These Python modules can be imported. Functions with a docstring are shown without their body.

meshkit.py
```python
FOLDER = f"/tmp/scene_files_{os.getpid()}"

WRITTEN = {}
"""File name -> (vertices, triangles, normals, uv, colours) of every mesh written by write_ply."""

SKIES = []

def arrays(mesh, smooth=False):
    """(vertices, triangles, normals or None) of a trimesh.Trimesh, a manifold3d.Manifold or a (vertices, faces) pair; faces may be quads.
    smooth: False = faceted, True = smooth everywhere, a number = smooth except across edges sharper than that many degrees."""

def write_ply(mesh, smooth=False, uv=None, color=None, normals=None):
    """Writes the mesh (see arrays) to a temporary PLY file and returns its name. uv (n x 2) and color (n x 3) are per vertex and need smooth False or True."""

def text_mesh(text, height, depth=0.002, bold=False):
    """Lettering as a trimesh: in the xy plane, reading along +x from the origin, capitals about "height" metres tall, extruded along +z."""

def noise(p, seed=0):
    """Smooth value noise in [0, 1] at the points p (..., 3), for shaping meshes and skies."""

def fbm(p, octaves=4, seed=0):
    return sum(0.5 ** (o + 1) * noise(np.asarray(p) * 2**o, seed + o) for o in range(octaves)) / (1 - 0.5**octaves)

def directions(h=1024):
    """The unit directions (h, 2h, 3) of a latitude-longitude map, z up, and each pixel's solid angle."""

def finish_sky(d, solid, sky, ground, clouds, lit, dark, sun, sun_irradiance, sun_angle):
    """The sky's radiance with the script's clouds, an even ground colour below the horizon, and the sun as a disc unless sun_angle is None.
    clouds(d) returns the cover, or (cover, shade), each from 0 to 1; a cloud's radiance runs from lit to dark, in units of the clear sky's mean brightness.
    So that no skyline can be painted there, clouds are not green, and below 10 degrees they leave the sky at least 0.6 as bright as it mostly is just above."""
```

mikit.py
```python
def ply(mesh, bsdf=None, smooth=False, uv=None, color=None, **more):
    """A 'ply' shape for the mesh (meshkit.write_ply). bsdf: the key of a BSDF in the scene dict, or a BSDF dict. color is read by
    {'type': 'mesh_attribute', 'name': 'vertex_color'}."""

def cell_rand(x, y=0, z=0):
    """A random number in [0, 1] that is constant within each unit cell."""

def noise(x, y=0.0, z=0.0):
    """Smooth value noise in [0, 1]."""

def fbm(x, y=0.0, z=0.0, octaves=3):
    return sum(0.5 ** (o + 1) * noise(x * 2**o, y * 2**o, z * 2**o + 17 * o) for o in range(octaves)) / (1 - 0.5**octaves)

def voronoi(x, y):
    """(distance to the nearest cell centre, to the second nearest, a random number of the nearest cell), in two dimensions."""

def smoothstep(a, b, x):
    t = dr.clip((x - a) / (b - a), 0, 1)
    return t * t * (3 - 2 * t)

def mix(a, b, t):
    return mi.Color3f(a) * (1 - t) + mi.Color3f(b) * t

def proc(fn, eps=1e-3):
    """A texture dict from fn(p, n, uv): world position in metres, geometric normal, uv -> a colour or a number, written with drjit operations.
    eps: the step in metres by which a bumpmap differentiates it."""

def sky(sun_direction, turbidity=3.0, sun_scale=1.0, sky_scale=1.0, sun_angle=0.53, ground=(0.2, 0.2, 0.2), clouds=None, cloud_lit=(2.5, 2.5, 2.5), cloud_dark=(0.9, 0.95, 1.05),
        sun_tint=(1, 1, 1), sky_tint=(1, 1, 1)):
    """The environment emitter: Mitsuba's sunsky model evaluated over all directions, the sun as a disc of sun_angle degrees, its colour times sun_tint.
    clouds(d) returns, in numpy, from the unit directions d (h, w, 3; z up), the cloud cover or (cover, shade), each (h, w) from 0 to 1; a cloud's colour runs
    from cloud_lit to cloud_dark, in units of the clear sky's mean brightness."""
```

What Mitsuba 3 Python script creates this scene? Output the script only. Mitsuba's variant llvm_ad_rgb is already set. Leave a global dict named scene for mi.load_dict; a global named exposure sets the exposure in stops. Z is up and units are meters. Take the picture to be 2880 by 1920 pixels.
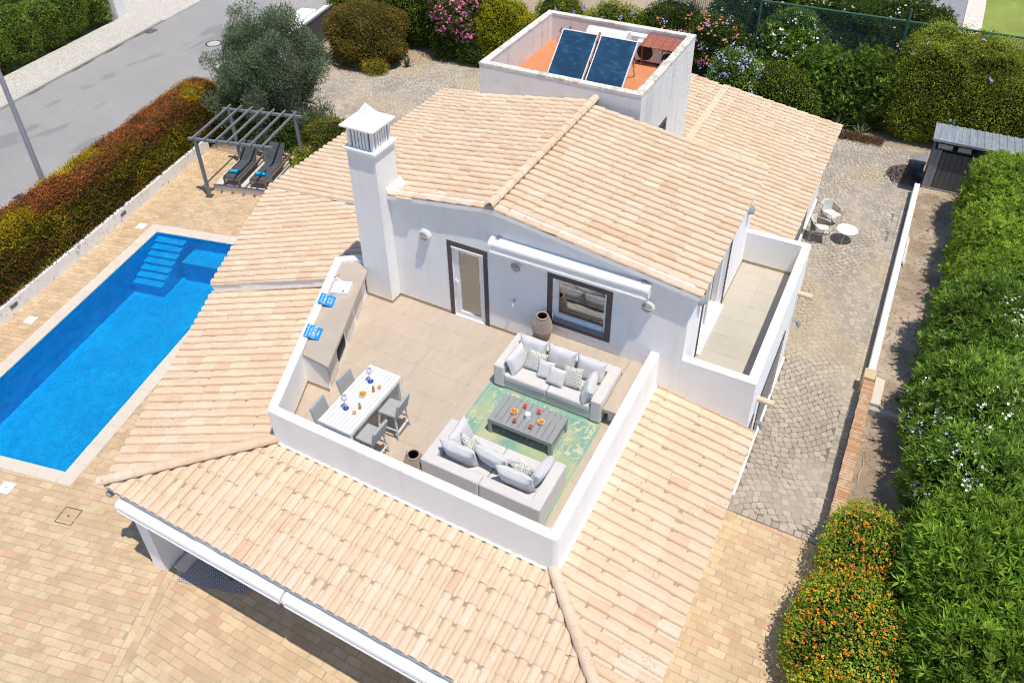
import math, random
import numpy as np, trimesh, mitsuba as mi, drjit as dr
import mikit, meshkit
from mikit import proc, noise, fbm, voronoi, cell_rand, smoothstep, mix, ply
from shapely.geometry import Polygon, box as sbox, LineString
import shapely.ops
T4 = mi.ScalarTransform4f

# ------------------------------------------------------------------ camera, sky, exposure
CAM = np.array([3.9, -8.56, 15.594])
FWD = np.array([-0.3949241370, 0.7074115879, -0.5861772524])
UP = np.array([-0.2653444184, 0.5230213029, 0.8099636142])
scene, labels = {}, {}
scene['camera'] = {'type': 'perspective', 'fov': 64.085, 'fov_axis': 'x', 'near_clip': 0.1, 'far_clip': 600.0,
                   'principal_point_offset_x': 0.0102, 'principal_point_offset_y': 0.1454,
                   'to_world': T4().look_at(origin=CAM.tolist(), target=(CAM + FWD).tolist(), up=UP.tolist())}
scene['sky_light'] = mikit.sky((0.28, -0.12, 1.0), turbidity=3, sun_scale=1.0, sky_scale=1.2, ground=(0.28, 0.25, 0.2), sun_tint=(0.91, 0.97, 1.05), sky_tint=(0.97, 1.0, 1.06))
exposure = 1.62
RNG = np.random.default_rng(7)
random.seed(7)
F = 2.8                       # terrace floor above the ground

# ------------------------------------------------------------------ names, labels, entries
_used = {}


def num(key):
    n = _used.get(key, 0)
    _used[key] = n + 1
    return key if n == 0 else f'{key}_{n:03d}'


def put(key, mesh, mat, smooth=False, uv=None, color=None, tw=None):
    key = num(key)
    if isinstance(mesh, dict):
        d = dict(mesh)
    else:
        d = ply(mesh, mat, smooth=smooth, uv=uv, color=color)
    if tw is not None:
        d['to_world'] = T4(np.asarray(tw, float).tolist())
    scene[key] = d
    return key


def tag(key, label, cat, group=None):
    labels[key] = {'label': label, 'category': cat}
    if group:
        labels[key]['group'] = group
    return key


def thing(name, label, cat, group=None):
    return tag(num(name), label, cat, group)


def struct(key, mesh, mat, label=None, **k):
    key = put(key, mesh, mat, **k)
    labels[key] = {'kind': 'structure'}
    if label:
        labels[key]['label'] = label
    return key


def stuff(key, mesh, mat, label=None, cat=None, **k):
    key = put(key, mesh, mat, **k)
    labels[key] = {'kind': 'stuff'}
    if label:
        labels[key]['label'] = label
    if cat:
        labels[key]['category'] = cat
    return key


# ------------------------------------------------------------------ mesh helpers: a mesh is (vertices, triangles)
def cat(ms):
    vs, fs, n = [], [], 0
    for v, f in ms:
        vs.append(np.asarray(v, float)); fs.append(np.asarray(f, int) + n); n += len(v)
    return np.vstack(vs), np.vstack(fs)


def tm(m):
    return np.array(m.vertices), np.array(m.faces)


def xf(m, A):
    A = np.asarray(A, float)
    return m[0] @ A[:3, :3].T + A[:3, 3], (m[1] if np.linalg.det(A[:3, :3]) > 0 else m[1][:, ::-1])


def tr(x=0, y=0, z=0):
    A = np.eye(4); A[:3, 3] = (x, y, z); return A


def rot(axis, deg):
    return trimesh.transformations.rotation_matrix(math.radians(deg), axis)


def rz(d): return rot([0, 0, 1], d)
def rx(d): return rot([1, 0, 0], d)
def ry(d): return rot([0, 1, 0], d)


def frame(o, ex, ey, ez):
    A = np.eye(4); A[:3, 0], A[:3, 1], A[:3, 2], A[:3, 3] = ex, ey, ez, o; return A


_bf = np.array([[0, 2, 1], [0, 3, 2], [4, 5, 6], [4, 6, 7], [0, 1, 5], [0, 5, 4], [1, 2, 6], [1, 6, 5], [2, 3, 7], [2, 7, 6], [3, 0, 4], [3, 4, 7]])


def box(x0, x1, y0, y1, z0, z1):
    x0, x1 = min(x0, x1), max(x0, x1); y0, y1 = min(y0, y1), max(y0, y1); z0, z1 = min(z0, z1), max(z0, z1)
    return np.array([[x0, y0, z0], [x1, y0, z0], [x1, y1, z0], [x0, y1, z0], [x0, y0, z1], [x1, y0, z1], [x1, y1, z1], [x0, y1, z1]], float), _bf.copy()


def hull(pts):
    return tm(trimesh.convex.convex_hull(np.asarray(pts, float)))


def bbox(x0, x1, y0, y1, z0, z1, b=0.01):
    """a box with chamfered edges"""
    x0, x1 = min(x0, x1), max(x0, x1); y0, y1 = min(y0, y1), max(y0, y1); z0, z1 = min(z0, z1), max(z0, z1)
    b = min(b, (x1 - x0) / 2.5, (y1 - y0) / 2.5, (z1 - z0) / 2.5)
    p = []
    for sx in (0, 1):
        for sy in (0, 1):
            for sz in (0, 1):
                X, Y, Z = (x0, x1)[sx], (y0, y1)[sy], (z0, z1)[sz]
                dx, dy, dz = b * (1 - 2 * sx), b * (1 - 2 * sy), b * (1 - 2 * sz)
                p += [(X, Y + dy, Z + dz), (X + dx, Y, Z + dz), (X + dx, Y + dy, Z)]
    return hull(p)


def rbox(x0, x1, y0, y1, z0, z1, r=0.05, n=5):
    """a box with rounded edges (soft things)"""
    s = trimesh.creation.icosphere(2).vertices
    p = [s * r + np.array([X, Y, Z]) for X in (x0 + r, x1 - r) for Y in (y0 + r, y1 - r) for Z in (z0 + r, z1 - r)]
    return hull(np.vstack(p))


def prism(poly, z0, z1):
    gs = getattr(poly, 'geoms', [poly])
    ms = []
    for g in gs:
        if g.area < 1e-9: continue
        m = trimesh.creation.extrude_polygon(g, z1 - z0, engine='earcut'); v, f = tm(m)
        ms.append((v + [0, 0, z0], f))
    return cat(ms)


def prism_y(poly, y0, y1):
    """polygon in (x, z), extruded along y from y0 to y1"""
    v, f = prism(poly, 0, y1 - y0)
    return np.stack([v[:, 0], y1 - v[:, 2], v[:, 1]], 1), f


def prism_x(poly, x0, x1):
    """polygon in (y, z), extruded along x"""
    v, f = prism(poly, 0, x1 - x0)
    return np.stack([x0 + v[:, 2], v[:, 0], v[:, 1]], 1), f


def tube(pts, rad, n=8, cap=True):
    p = np.asarray(pts, float); rad = np.broadcast_to(rad, (len(p),)).astype(float)
    t = np.gradient(p, axis=0); t /= np.linalg.norm(t, axis=1, keepdims=True) + 1e-12
    ref = np.array([0, 0, 1.0]) if abs(t[0, 2]) < 0.9 else np.array([1.0, 0, 0])
    a = np.cross(t, ref); a /= np.linalg.norm(a, axis=1, keepdims=True) + 1e-12
    b = np.cross(t, a); ang = np.arange(n) * 2 * np.pi / n
    v = (p[:, None] + rad[:, None, None] * (np.cos(ang)[None, :, None] * a[:, None] + np.sin(ang)[None, :, None] * b[:, None])).reshape(-1, 3)
    i, j = np.meshgrid(np.arange(len(p) - 1), np.arange(n), indexing='ij')
    q = np.stack([i * n + j, i * n + (j + 1) % n, (i + 1) * n + (j + 1) % n, (i + 1) * n + j], -1).reshape(-1, 4)
    f = np.vstack([q[:, [0, 2, 1]], q[:, [0, 3, 2]]])
    if cap:
        k = len(v); v = np.vstack([v, p[:1], p[-1:]]); jj = np.arange(n); e = (len(p) - 1) * n
        f = np.vstack([f, np.stack([jj, (jj + 1) % n, jj * 0 + k], 1), np.stack([e + jj, jj * 0 + k + 1, e + (jj + 1) % n], 1)])
    return v, f


def bar(p, q, w, h=None, b=0.004, up=(0, 0, 1)):
    """a square bar from p to q, w wide and h high"""
    p, q = np.asarray(p, float), np.asarray(q, float); h = h or w
    d = q - p; L = np.linalg.norm(d); d /= L
    u = np.asarray(up, float)
    if abs(d @ u) > 0.95: u = np.array([0, 1.0, 0])
    s = np.cross(d, u); s /= np.linalg.norm(s); u = np.cross(s, d)
    return xf(bbox(0, L, -w / 2, w / 2, -h / 2, h / 2, b), frame(p, d, -s, u))


def lathe(prof, n=24, c=(0, 0, 0)):
    prof = np.asarray(prof, float); m = len(prof); ang = np.arange(n) * 2 * np.pi / n
    v = np.stack([prof[:, None, 0] * np.cos(ang), prof[:, None, 0] * np.sin(ang), np.broadcast_to(prof[:, None, 1], (m, n))], -1).reshape(-1, 3) + np.asarray(c)
    i, j = np.meshgrid(np.arange(m - 1), np.arange(n), indexing='ij')
    q = np.stack([i * n + j, i * n + (j + 1) % n, (i + 1) * n + (j + 1) % n, (i + 1) * n + j], -1).reshape(-1, 4)
    return v, np.vstack([q[:, [0, 1, 2]], q[:, [0, 2, 3]]])


def sphere(c, r, sub=2, s=(1, 1, 1)):
    m = trimesh.creation.icosphere(sub)
    return np.array(m.vertices) * r * np.asarray(s) + np.asarray(c), np.array(m.faces)


def ring(poly_out, poly_in):
    return Polygon(poly_out).difference(Polygon(poly_in))


# ------------------------------------------------------------------ materials
def pr(col, rough=0.6, **k):
    c = col if isinstance(col, dict) else {'type': 'rgb', 'value': list(col)}
    return {'type': 'principled', 'base_color': c, 'roughness': rough, 'specular': k.pop('spec', 0.3), **k}


def two(b): return {'type': 'twosided', 'b': b}


def mat(name, b): scene['mat_' + name] = b; return 'mat_' + name


def speckle(c, amt=0.08, sc=6.0, sc2=60.0):
    c = np.asarray(c, float)
    lo, hi = (c * (1 - amt)).tolist(), (c * (1 + amt)).tolist()
    return proc(lambda p, n, uv: mix(lo, hi, 0.6 * fbm(p.x * sc, p.y * sc, p.z * sc) + 0.4 * noise(p.x * sc2, p.y * sc2, p.z * sc2)))


def render_fn(base, stain, sc=0.9):
    def fn(p, n, uv):
        a = fbm(p.x * 3.1, p.y * 3.1, p.z * 3.1)
        streak = fbm(p.x * 5.0, p.y * 5.0, p.z * 0.5)
        t = smoothstep(0.5, 0.85, streak) * 0.45 + smoothstep(0.55, 0.9, a) * 0.35
        return mix(base, stain, t)
    return fn


WHITE = mat('white_wall', two(pr(proc(render_fn((0.80, 0.80, 0.80), (0.70, 0.70, 0.695))), 0.75, spec=0.15)))
OLDWALL = mat('old_wall', two(pr(proc(render_fn((0.68, 0.68, 0.68), (0.50, 0.49, 0.47))), 0.85, spec=0.1)))


def coping_fn(p, n, uv):
    a = fbm(p.x * 4.0, p.y * 4.0, p.z * 4.0); b = fbm(p.x * 17.0, p.y * 17.0, 3.0)
    c = mix((0.66, 0.65, 0.61), (0.40, 0.38, 0.33), smoothstep(0.45, 0.75, a * 0.6 + b * 0.4))
    return mix(c, (0.55, 0.40, 0.20), smoothstep(0.62, 0.8, b) * 0.5)


OLDCOPE = mat('old_coping', two(pr(proc(coping_fn), 0.9, spec=0.1)))


def tile_fn(p, n, uv):
    r = uv.x; k = cell_rand(r * 977.0, 3.0); k2 = cell_rand(r * 613.0, 8.0)
    base = mix((0.645, 0.50, 0.36), (0.69, 0.555, 0.42), k)
    base = mix(base, (0.70, 0.59, 0.48), smoothstep(0.88, 1.0, k2) * 0.7)
    base = mix(base, (0.63, 0.43, 0.29), smoothstep(0.10, 0.03, k2) * 0.7)
    g = fbm(p.x * 7.0, p.y * 7.0, p.z * 7.0)
    base = base * (0.92 + 0.16 * g)
    s = noise(p.x * 55.0, p.y * 55.0, p.z * 55.0) * 0.55 + fbm(p.x * 2.3, p.y * 2.3, 1.0) * 0.45
    return mix(base, (0.32, 0.19, 0.10), smoothstep(0.70, 0.84, s) * 0.55)


CLAY = mat('roof_clay', two(pr(proc(tile_fn), 0.8, spec=0.15)))
MORTAR = mat('mortar', two(pr(speckle((0.40, 0.31, 0.22), 0.2), 0.9, spec=0.1)))


def paver_fn(p, n, uv):
    k = cell_rand(uv.x * 911.0, 5.0); k2 = cell_rand(uv.x * 577.0, 2.0); k3 = cell_rand(uv.x * 331.0, 9.0)
    base = mix((0.50, 0.37, 0.235), (0.60, 0.465, 0.305), k)
    base = mix(base, (0.56, 0.36, 0.25), smoothstep(0.86, 0.98, k2) * 0.8)
    g = fbm(p.x * 3.0, p.y * 3.0, 0.0)
    base = base * (0.88 + 0.24 * g)
    ribs = smoothstep(0.35, 0.75, 0.5 + 0.5 * dr.sin(uv.y * 6.2832 / 0.030))
    wear = smoothstep(0.42, 0.66, fbm(p.x * 6.0, p.y * 6.0, 4.0)) * smoothstep(0.30, 0.55, k3)
    base = mix(base, (0.72, 0.60, 0.44), ribs * wear * 0.55)
    st = smoothstep(0.60, 0.78, fbm(p.x * 1.1 + 7.0, p.y * 1.1, 2.0))
    return mix(base, (0.50, 0.36, 0.20), st * 0.28)


PAVER = mat('paver_clay', two(pr(proc(paver_fn), 0.8, spec=0.12)))
JOINT = mat('joint_sand', two(pr(speckle((0.40, 0.335, 0.25), 0.12, 8, 70), 0.95, spec=0.05)))


def cobble_fn(p, n, uv):
    k = cell_rand(uv.x * 811.0, 5.0)
    base = mix((0.345, 0.31, 0.265), (0.455, 0.415, 0.36), k)
    g = fbm(p.x * 1.2, p.y * 1.2, 0.0)
    base = base * (0.84 + 0.3 * g)
    return mix(base, (0.50, 0.41, 0.27), smoothstep(0.55, 0.75, fbm(p.x * 0.6 + 3.0, p.y * 0.6, 5.0)) * 0.5)


COBBLE = mat('cobble_stone', two(pr(proc(cobble_fn), 0.85, spec=0.12)))


def gap_fn(p, n, uv):
    g = fbm(p.x * 0.9, p.y * 0.9, 0.0)
    return mix((0.19, 0.165, 0.14), (0.38, 0.33, 0.27), smoothstep(0.35, 0.65, g))


COBGAP = mat('cobble_gap', two(pr(proc(gap_fn), 0.95, spec=0.05)))


def asphalt_fn(p, n, uv):
    g = fbm(p.x * 0.45, p.y * 0.45, 0.0); h = noise(p.x * 40.0, p.y * 40.0, 0.0); w = fbm(p.x * 0.18, p.y * 1.6, 2.0)
    c = mix((0.255, 0.255, 0.26), (0.34, 0.335, 0.33), g * 0.6 + w * 0.4) * (0.9 + 0.2 * h)
    return mix(c, (0.17, 0.17, 0.175), smoothstep(0.72, 0.80, fbm(p.x * 0.9 + 11.0, p.y * 0.35, 7.0)) * 0.5)


ASPHALT = mat('asphalt', two(pr(proc(asphalt_fn), 0.9, spec=0.15)))


def calcada_fn(p, n, uv):
    d1, d2, r = voronoi(p.x * 11.0, p.y * 11.0)
    e = smoothstep(0.02, 0.16, d2 - d1)
    return mix((0.33, 0.31, 0.28), mix((0.48, 0.46, 0.43), (0.62, 0.60, 0.56), r), e)


CALCADA = mat('small_setts', two({'type': 'bumpmap', 'arbitrary': proc(lambda p, n, uv: (lambda v: smoothstep(0.0, 0.25, v[1] - v[0]))(voronoi(p.x * 11.0, p.y * 11.0)), 2e-3), 'scale': 0.01, 'b': pr(proc(calcada_fn), 0.9, spec=0.1)}))


def soil_fn(p, n, uv):
    g = fbm(p.x * 1.3, p.y * 1.3, 0.0); h = fbm(p.x * 14.0, p.y * 14.0, 2.0)
    c = mix((0.30, 0.235, 0.175), (0.46, 0.39, 0.315), smoothstep(0.3, 0.7, g))
    return mix(c, (0.22, 0.155, 0.105), smoothstep(0.56, 0.75, h) * 0.65)


SOIL = mat('soil', two(pr(proc(soil_fn), 0.95, spec=0.05)))
LAWN = mat('lawn_green', two(pr(speckle((0.22, 0.27, 0.07), 0.35, 1.5, 40), 0.9, spec=0.05)))


def floor_fn(p, n, uv):
    k = cell_rand(uv.x * 977.0, 3.0)
    g = fbm(p.x * 1.6, p.y * 1.6, 0.0); h = fbm(p.x * 9.0, p.y * 3.0, 4.0)
    c = mix((0.455, 0.39, 0.32), (0.52, 0.445, 0.365), k * 0.35 + g * 0.65)
    return c * (0.93 + 0.14 * h)


FLOOR = mat('terrace_tile', two(pr(proc(floor_fn), 0.55, spec=0.25)))
FLOOR2 = mat('balcony_tile', two(pr(proc(lambda p, n, uv: mix((0.44, 0.41, 0.355), (0.52, 0.485, 0.42), cell_rand(uv.x * 977.0, 3.0) * 0.4 + 0.6 * fbm(p.x * 1.6, p.y * 1.6, 3.0))), 0.5, spec=0.3)))
GROUT = mat('grout', two(pr((0.40, 0.33, 0.25), 0.9)))
SKIRT = mat('skirting', two(pr(speckle((0.36, 0.29, 0.22), 0.1), 0.6)))
BARTOP = mat('bar_stone', two(pr(proc(lambda p, n, uv: mix((0.42, 0.365, 0.30), (0.49, 0.43, 0.36), fbm(p.x * 2.0, p.y * 2.0, p.z * 2.0))), 0.45, spec=0.3)))
BROWN = mat('brown_surround', two(pr(speckle((0.105, 0.085, 0.09), 0.12), 0.7, spec=0.2)))
PVC = mat('white_plastic', two(pr((0.78, 0.78, 0.79), 0.35, spec=0.4)))
PAINT = mat('white_paint', two(pr((0.80, 0.80, 0.80), 0.4, spec=0.4)))
SLATW = mat('white_slat', two(pr(speckle((0.74, 0.74, 0.75), 0.03), 0.4, spec=0.35)))
FABRIC = mat('sofa_fabric', two(pr(speckle((0.60, 0.59, 0.585), 0.05, 9, 160), 0.85, spec=0.1, sheen=0.3)))
FABRIC2 = mat('cushion_fabric', two(pr(speckle((0.60, 0.60, 0.615), 0.05, 9, 160), 0.85, spec=0.1, sheen=0.3)))
GREYM = mat('grey_metal', two(pr(speckle((0.29, 0.305, 0.31), 0.05), 0.5, spec=0.3)))
GREYF = mat('grey_fabric', two(pr(speckle((0.37, 0.385, 0.39), 0.05, 9, 150), 0.8, spec=0.12)))
GREYL = mat('light_grey_metal', two(pr((0.58, 0.58, 0.57), 0.4, spec=0.4)))
STEEL = mat('steel', two({'type': 'roughconductor', 'material': 'Cr', 'alpha': 0.15}))
GLASS = mat('pane_glass', {'type': 'thindielectric', 'int_ior': 1.9})
CLEAR = mat('clear_glass', {'type': 'thindielectric', 'int_ior': 1.4})
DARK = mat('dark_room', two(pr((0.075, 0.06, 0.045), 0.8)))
BLACK = mat('black', two(pr((0.03, 0.03, 0.035), 0.6)))
SHED = mat('shed_grey', two(pr(speckle((0.105, 0.105, 0.115), 0.12, 2, 40), 0.6)))
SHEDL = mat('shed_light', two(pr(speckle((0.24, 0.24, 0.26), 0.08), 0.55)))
SHEDR = mat('shed_roof', two(pr(proc(lambda p, n, uv: mix((0.16, 0.19, 0.22), (0.33, 0.37, 0.42), 0.5 * fbm(p.x * 1.3, p.y * 1.3, 0.0) + 0.5 * fbm(p.x * 14.0, p.y * 1.0, 2.0))), 0.45, spec=0.4)))
PERG = mat('pergola_paint', two(pr(speckle((0.175, 0.195, 0.215), 0.1, 3, 40), 0.55, spec=0.25)))
TEAK = mat('dark_wood', two(pr(proc(lambda p, n, uv: mix((0.16, 0.105, 0.075), (0.27, 0.19, 0.14), fbm(p.x * 30.0, p.y * 6.0, p.z * 6.0))), 0.7)))
CHAR = mat('charcoal_fabric', two(pr(speckle((0.085, 0.092, 0.10), 0.15, 12, 150), 0.9, spec=0.1)))
TOWEL = mat('blue_towel', two(pr(speckle((0.02, 0.40, 0.70), 0.06, 20, 200), 0.95, spec=0.05, sheen=0.5)))
COPING = mat('pool_stone', two(pr(speckle((0.63, 0.575, 0.51), 0.06, 3, 40), 0.75, spec=0.15)))


def mosaic_fn(p, n, uv):
    r = cell_rand(p.x * 25.0, p.y * 25.0, p.z * 25.0)
    g = fbm(p.x * 1.5, p.y * 1.5, p.z * 1.5); h = fbm(p.x * 6.0, p.y * 6.0, p.z * 6.0)
    return mix((0.0, 0.13, 0.45), (0.0, 0.40, 0.76), 0.30 * r + 0.30 * g + 0.40 * h)


MOSAIC = mat('pool_mosaic', two(pr(proc(mosaic_fn), 0.35, spec=0.3)))
WATER = mat('pool_water', {'type': 'thindielectric', 'int_ior': 1.33})
BASKET = mat('woven', two(pr(speckle((0.42, 0.345, 0.29), 0.2, 20, 120), 0.85, spec=0.1)))
BRICK = mat('brick', two(pr(proc(lambda p, n, uv: mix(mix((0.45, 0.25, 0.145), (0.53, 0.36, 0.235), cell_rand(uv.x * 811.0, 5.0)), (0.56, 0.43, 0.31), smoothstep(0.45, 0.75, fbm(p.x * 5.0, p.y * 5.0, 0.0)) * 0.8)), 0.9, spec=0.08)))
ORANGE = mat('orange_floor', two(pr(speckle((0.56, 0.235, 0.115), 0.12, 2, 30), 0.8)))
CONCR = mat('concrete', two(pr(speckle((0.43, 0.42, 0.39), 0.12, 3, 60), 0.9)))
REDM = mat('red_metal', two(pr(speckle((0.34, 0.125, 0.085), 0.12, 3, 50), 0.55, spec=0.3)))
POST = mat('grey_post', two(pr(speckle((0.33, 0.325, 0.35), 0.06, 2, 30), 0.5, spec=0.3)))
GREENM = mat('green_metal', two(pr((0.045, 0.13, 0.095), 0.5, spec=0.4)))
GRATE = mat('iron', two(pr(speckle((0.06, 0.055, 0.055), 0.2), 0.7)))
SIGNB = mat('sign_blue', two(pr((0.02, 0.25, 0.66), 0.45, spec=0.3)))
SIGNW = mat('sign_white', two(pr((0.55, 0.72, 0.85), 0.5)))
LEAF = mat('leaves', {'type': 'principledthin', 'base_color': {'type': 'mesh_attribute', 'name': 'vertex_color'}, 'roughness': 0.5, 'diff_trans': 0.8, 'eta': 1.4})
CORE = mat('leaf_gap_shade', two(pr((0.02, 0.03, 0.010), 0.9, spec=0.05)))  # near-black colour standing in for shade in the gaps between leaves
PETAL = mat('petals', two(pr({'type': 'mesh_attribute', 'name': 'vertex_color'}, 0.8, spec=0.1)))
BARK = mat('bark', two(pr(speckle((0.17, 0.145, 0.12), 0.25, 12, 60), 0.95, spec=0.05)))
HILL = mat('dirt', SOIL and two(pr(speckle((0.36, 0.29, 0.215), 0.15, 0.6, 20), 0.95, spec=0.05)))
LAMP = mat('lamp_glass', two(pr((0.30, 0.31, 0.30), 0.15, spec=0.6)))
SCON = mat('sconce_metal', two(pr((0.30, 0.34, 0.36), 0.4, spec=0.4)))

# ------------------------------------------------------------------ ground, road, pavements
PD = np.array([0.2164, -0.9763, 0]); PW = np.array([0.9763, 0.2164, 0]); PO = np.array([-17.21, 5.54, 0])   # pool axes: towards the camera, across
PANG = math.degrees(math.atan2(PW[1], PW[0]))
PL, PWD = 9.19, 3.88


def pool(u, v, z=0.0): return PO + PW * u + PD * v + np.array([0, 0, z])


def poolpoly(u0, u1, v0, v1): return Polygon([pool(u0, v0)[:2], pool(u1, v0)[:2], pool(u1, v1)[:2], pool(u0, v1)[:2]])


POOLP = poolpoly(0, PWD, 0, PL)
COPEP = poolpoly(-0.40, PWD + 0.40, -0.38, PL + 0.32)
KD = np.array([-0.154, 0.988]); KN = np.array([0.988, 0.154]); KO = np.array([-30.34, 8.96])


def kerb(s, o): return KO + KD * s + KN * o


def kpoly(s0, s1, o0, o1): return Polygon([kerb(s0, o0), kerb(s0, o1), kerb(s1, o1), kerb(s1, o0)])


struct('ground', prism(sbox(-160, -120, 130, 160).difference(POOLP.buffer(0.05)), -0.30, -0.06), HILL)
struct('road', prism(kpoly(-45, 90, 0.0, 9.2), -0.2, -0.004), ASPHALT, 'grey asphalt street along the outside of the clipped hedge')
kerbst = struct('kerb', prism(kpoly(-45, 10.8, -0.17, -0.0), -0.2, 0.11), CONCR, 'concrete kerb between the street and the far pavement')
struct('pavement', prism(kpoly(-45, 10.9, -2.45, -0.17), -0.2, 0.115), CALCADA, 'pavement of small pale setts across the street')
struct('driveway', prism(Polygon([kerb(10.9, 0), kerb(10.9, -2.2), kerb(11.3, -9), kerb(26, -9), kerb(26, 0)]), -0.2, 0.05), CALCADA, 'pale sett driveway opening onto the far side of the street')
struct('lawn', prism(Polygon([kerb(-8, -4.2), kerb(9.5, -4.2), kerb(9.5, -6.8), kerb(6, -7.6), kerb(-8, -8.0)]), -0.2, 0.02), LAWN, 'strip of lawn behind the hedge across the street')
struct('lawn', prism(Polygon([(5.95, 30), (30, 30), (30, 60), (5.95, 60)]), -0.2, -0.02), LAWN, 'green lawn beside the neighbouring pool')


def bevel_piece(poly, z0, z1, b=0.008):
    """a flat stone: outline poly (convex, ccw), bevelled top"""
    P = np.asarray(poly, float); c = P.mean(0); n = len(P)
    d = P - c; L = np.linalg.norm(d, axis=1, keepdims=True); Q = c + d * (1 - b * 1.4 / L)
    v = np.vstack([np.c_[P, np.full(n, z0)], np.c_[P, np.full(n, z1 - b)], np.c_[Q, np.full(n, z1)], [[*c, z1]]])
    f = []
    for i in range(n):
        j = (i + 1) % n
        f += [[i, j, n + j], [i, n + j, n + i], [n + i, n + j, 2 * n + j], [n + i, 2 * n + j, 2 * n + i], [2 * n + i, 2 * n + j, 3 * n]]
    return v, np.array(f)


def lay(holder, name, pieces, matname, most=300, plural=None):
    """pieces: (mesh, v-coordinate per vertex or None); the nearest ones become parts of the holder, the rest one part"""
    cen = np.array([m[0].mean(0) for m, _ in pieces])
    order = np.argsort(np.linalg.norm(cen - CAM, axis=1))
    rest, uvs = [], []
    for k, i in enumerate(order):
        m, vv = pieces[i]; r = RNG.random()
        uv = np.c_[np.full(len(m[0]), r), np.zeros(len(m[0])) if vv is None else vv]
        if k < most:
            put(f'{holder}__{name}', m, matname, uv=uv)
        else:
            rest.append(m); uvs.append(uv)
    if rest:
        stuff(f'{holder}__{plural or name + "s"}', cat(rest), matname, uv=np.vstack(uvs))


def in_view(p, margin=0.06):
    d = np.asarray(p, float) - CAM; z = d @ FWD
    if z < 0.5: return False
    right = np.cross(FWD, UP); x = d @ right / z * 2300.7 + 1410.6; y = -(d @ UP) / z * 2300.7 + 680.8
    return -2880 * margin < x < 2880 * (1 + margin) and -1920 * margin < y < 1920 * (1 + margin)


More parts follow.
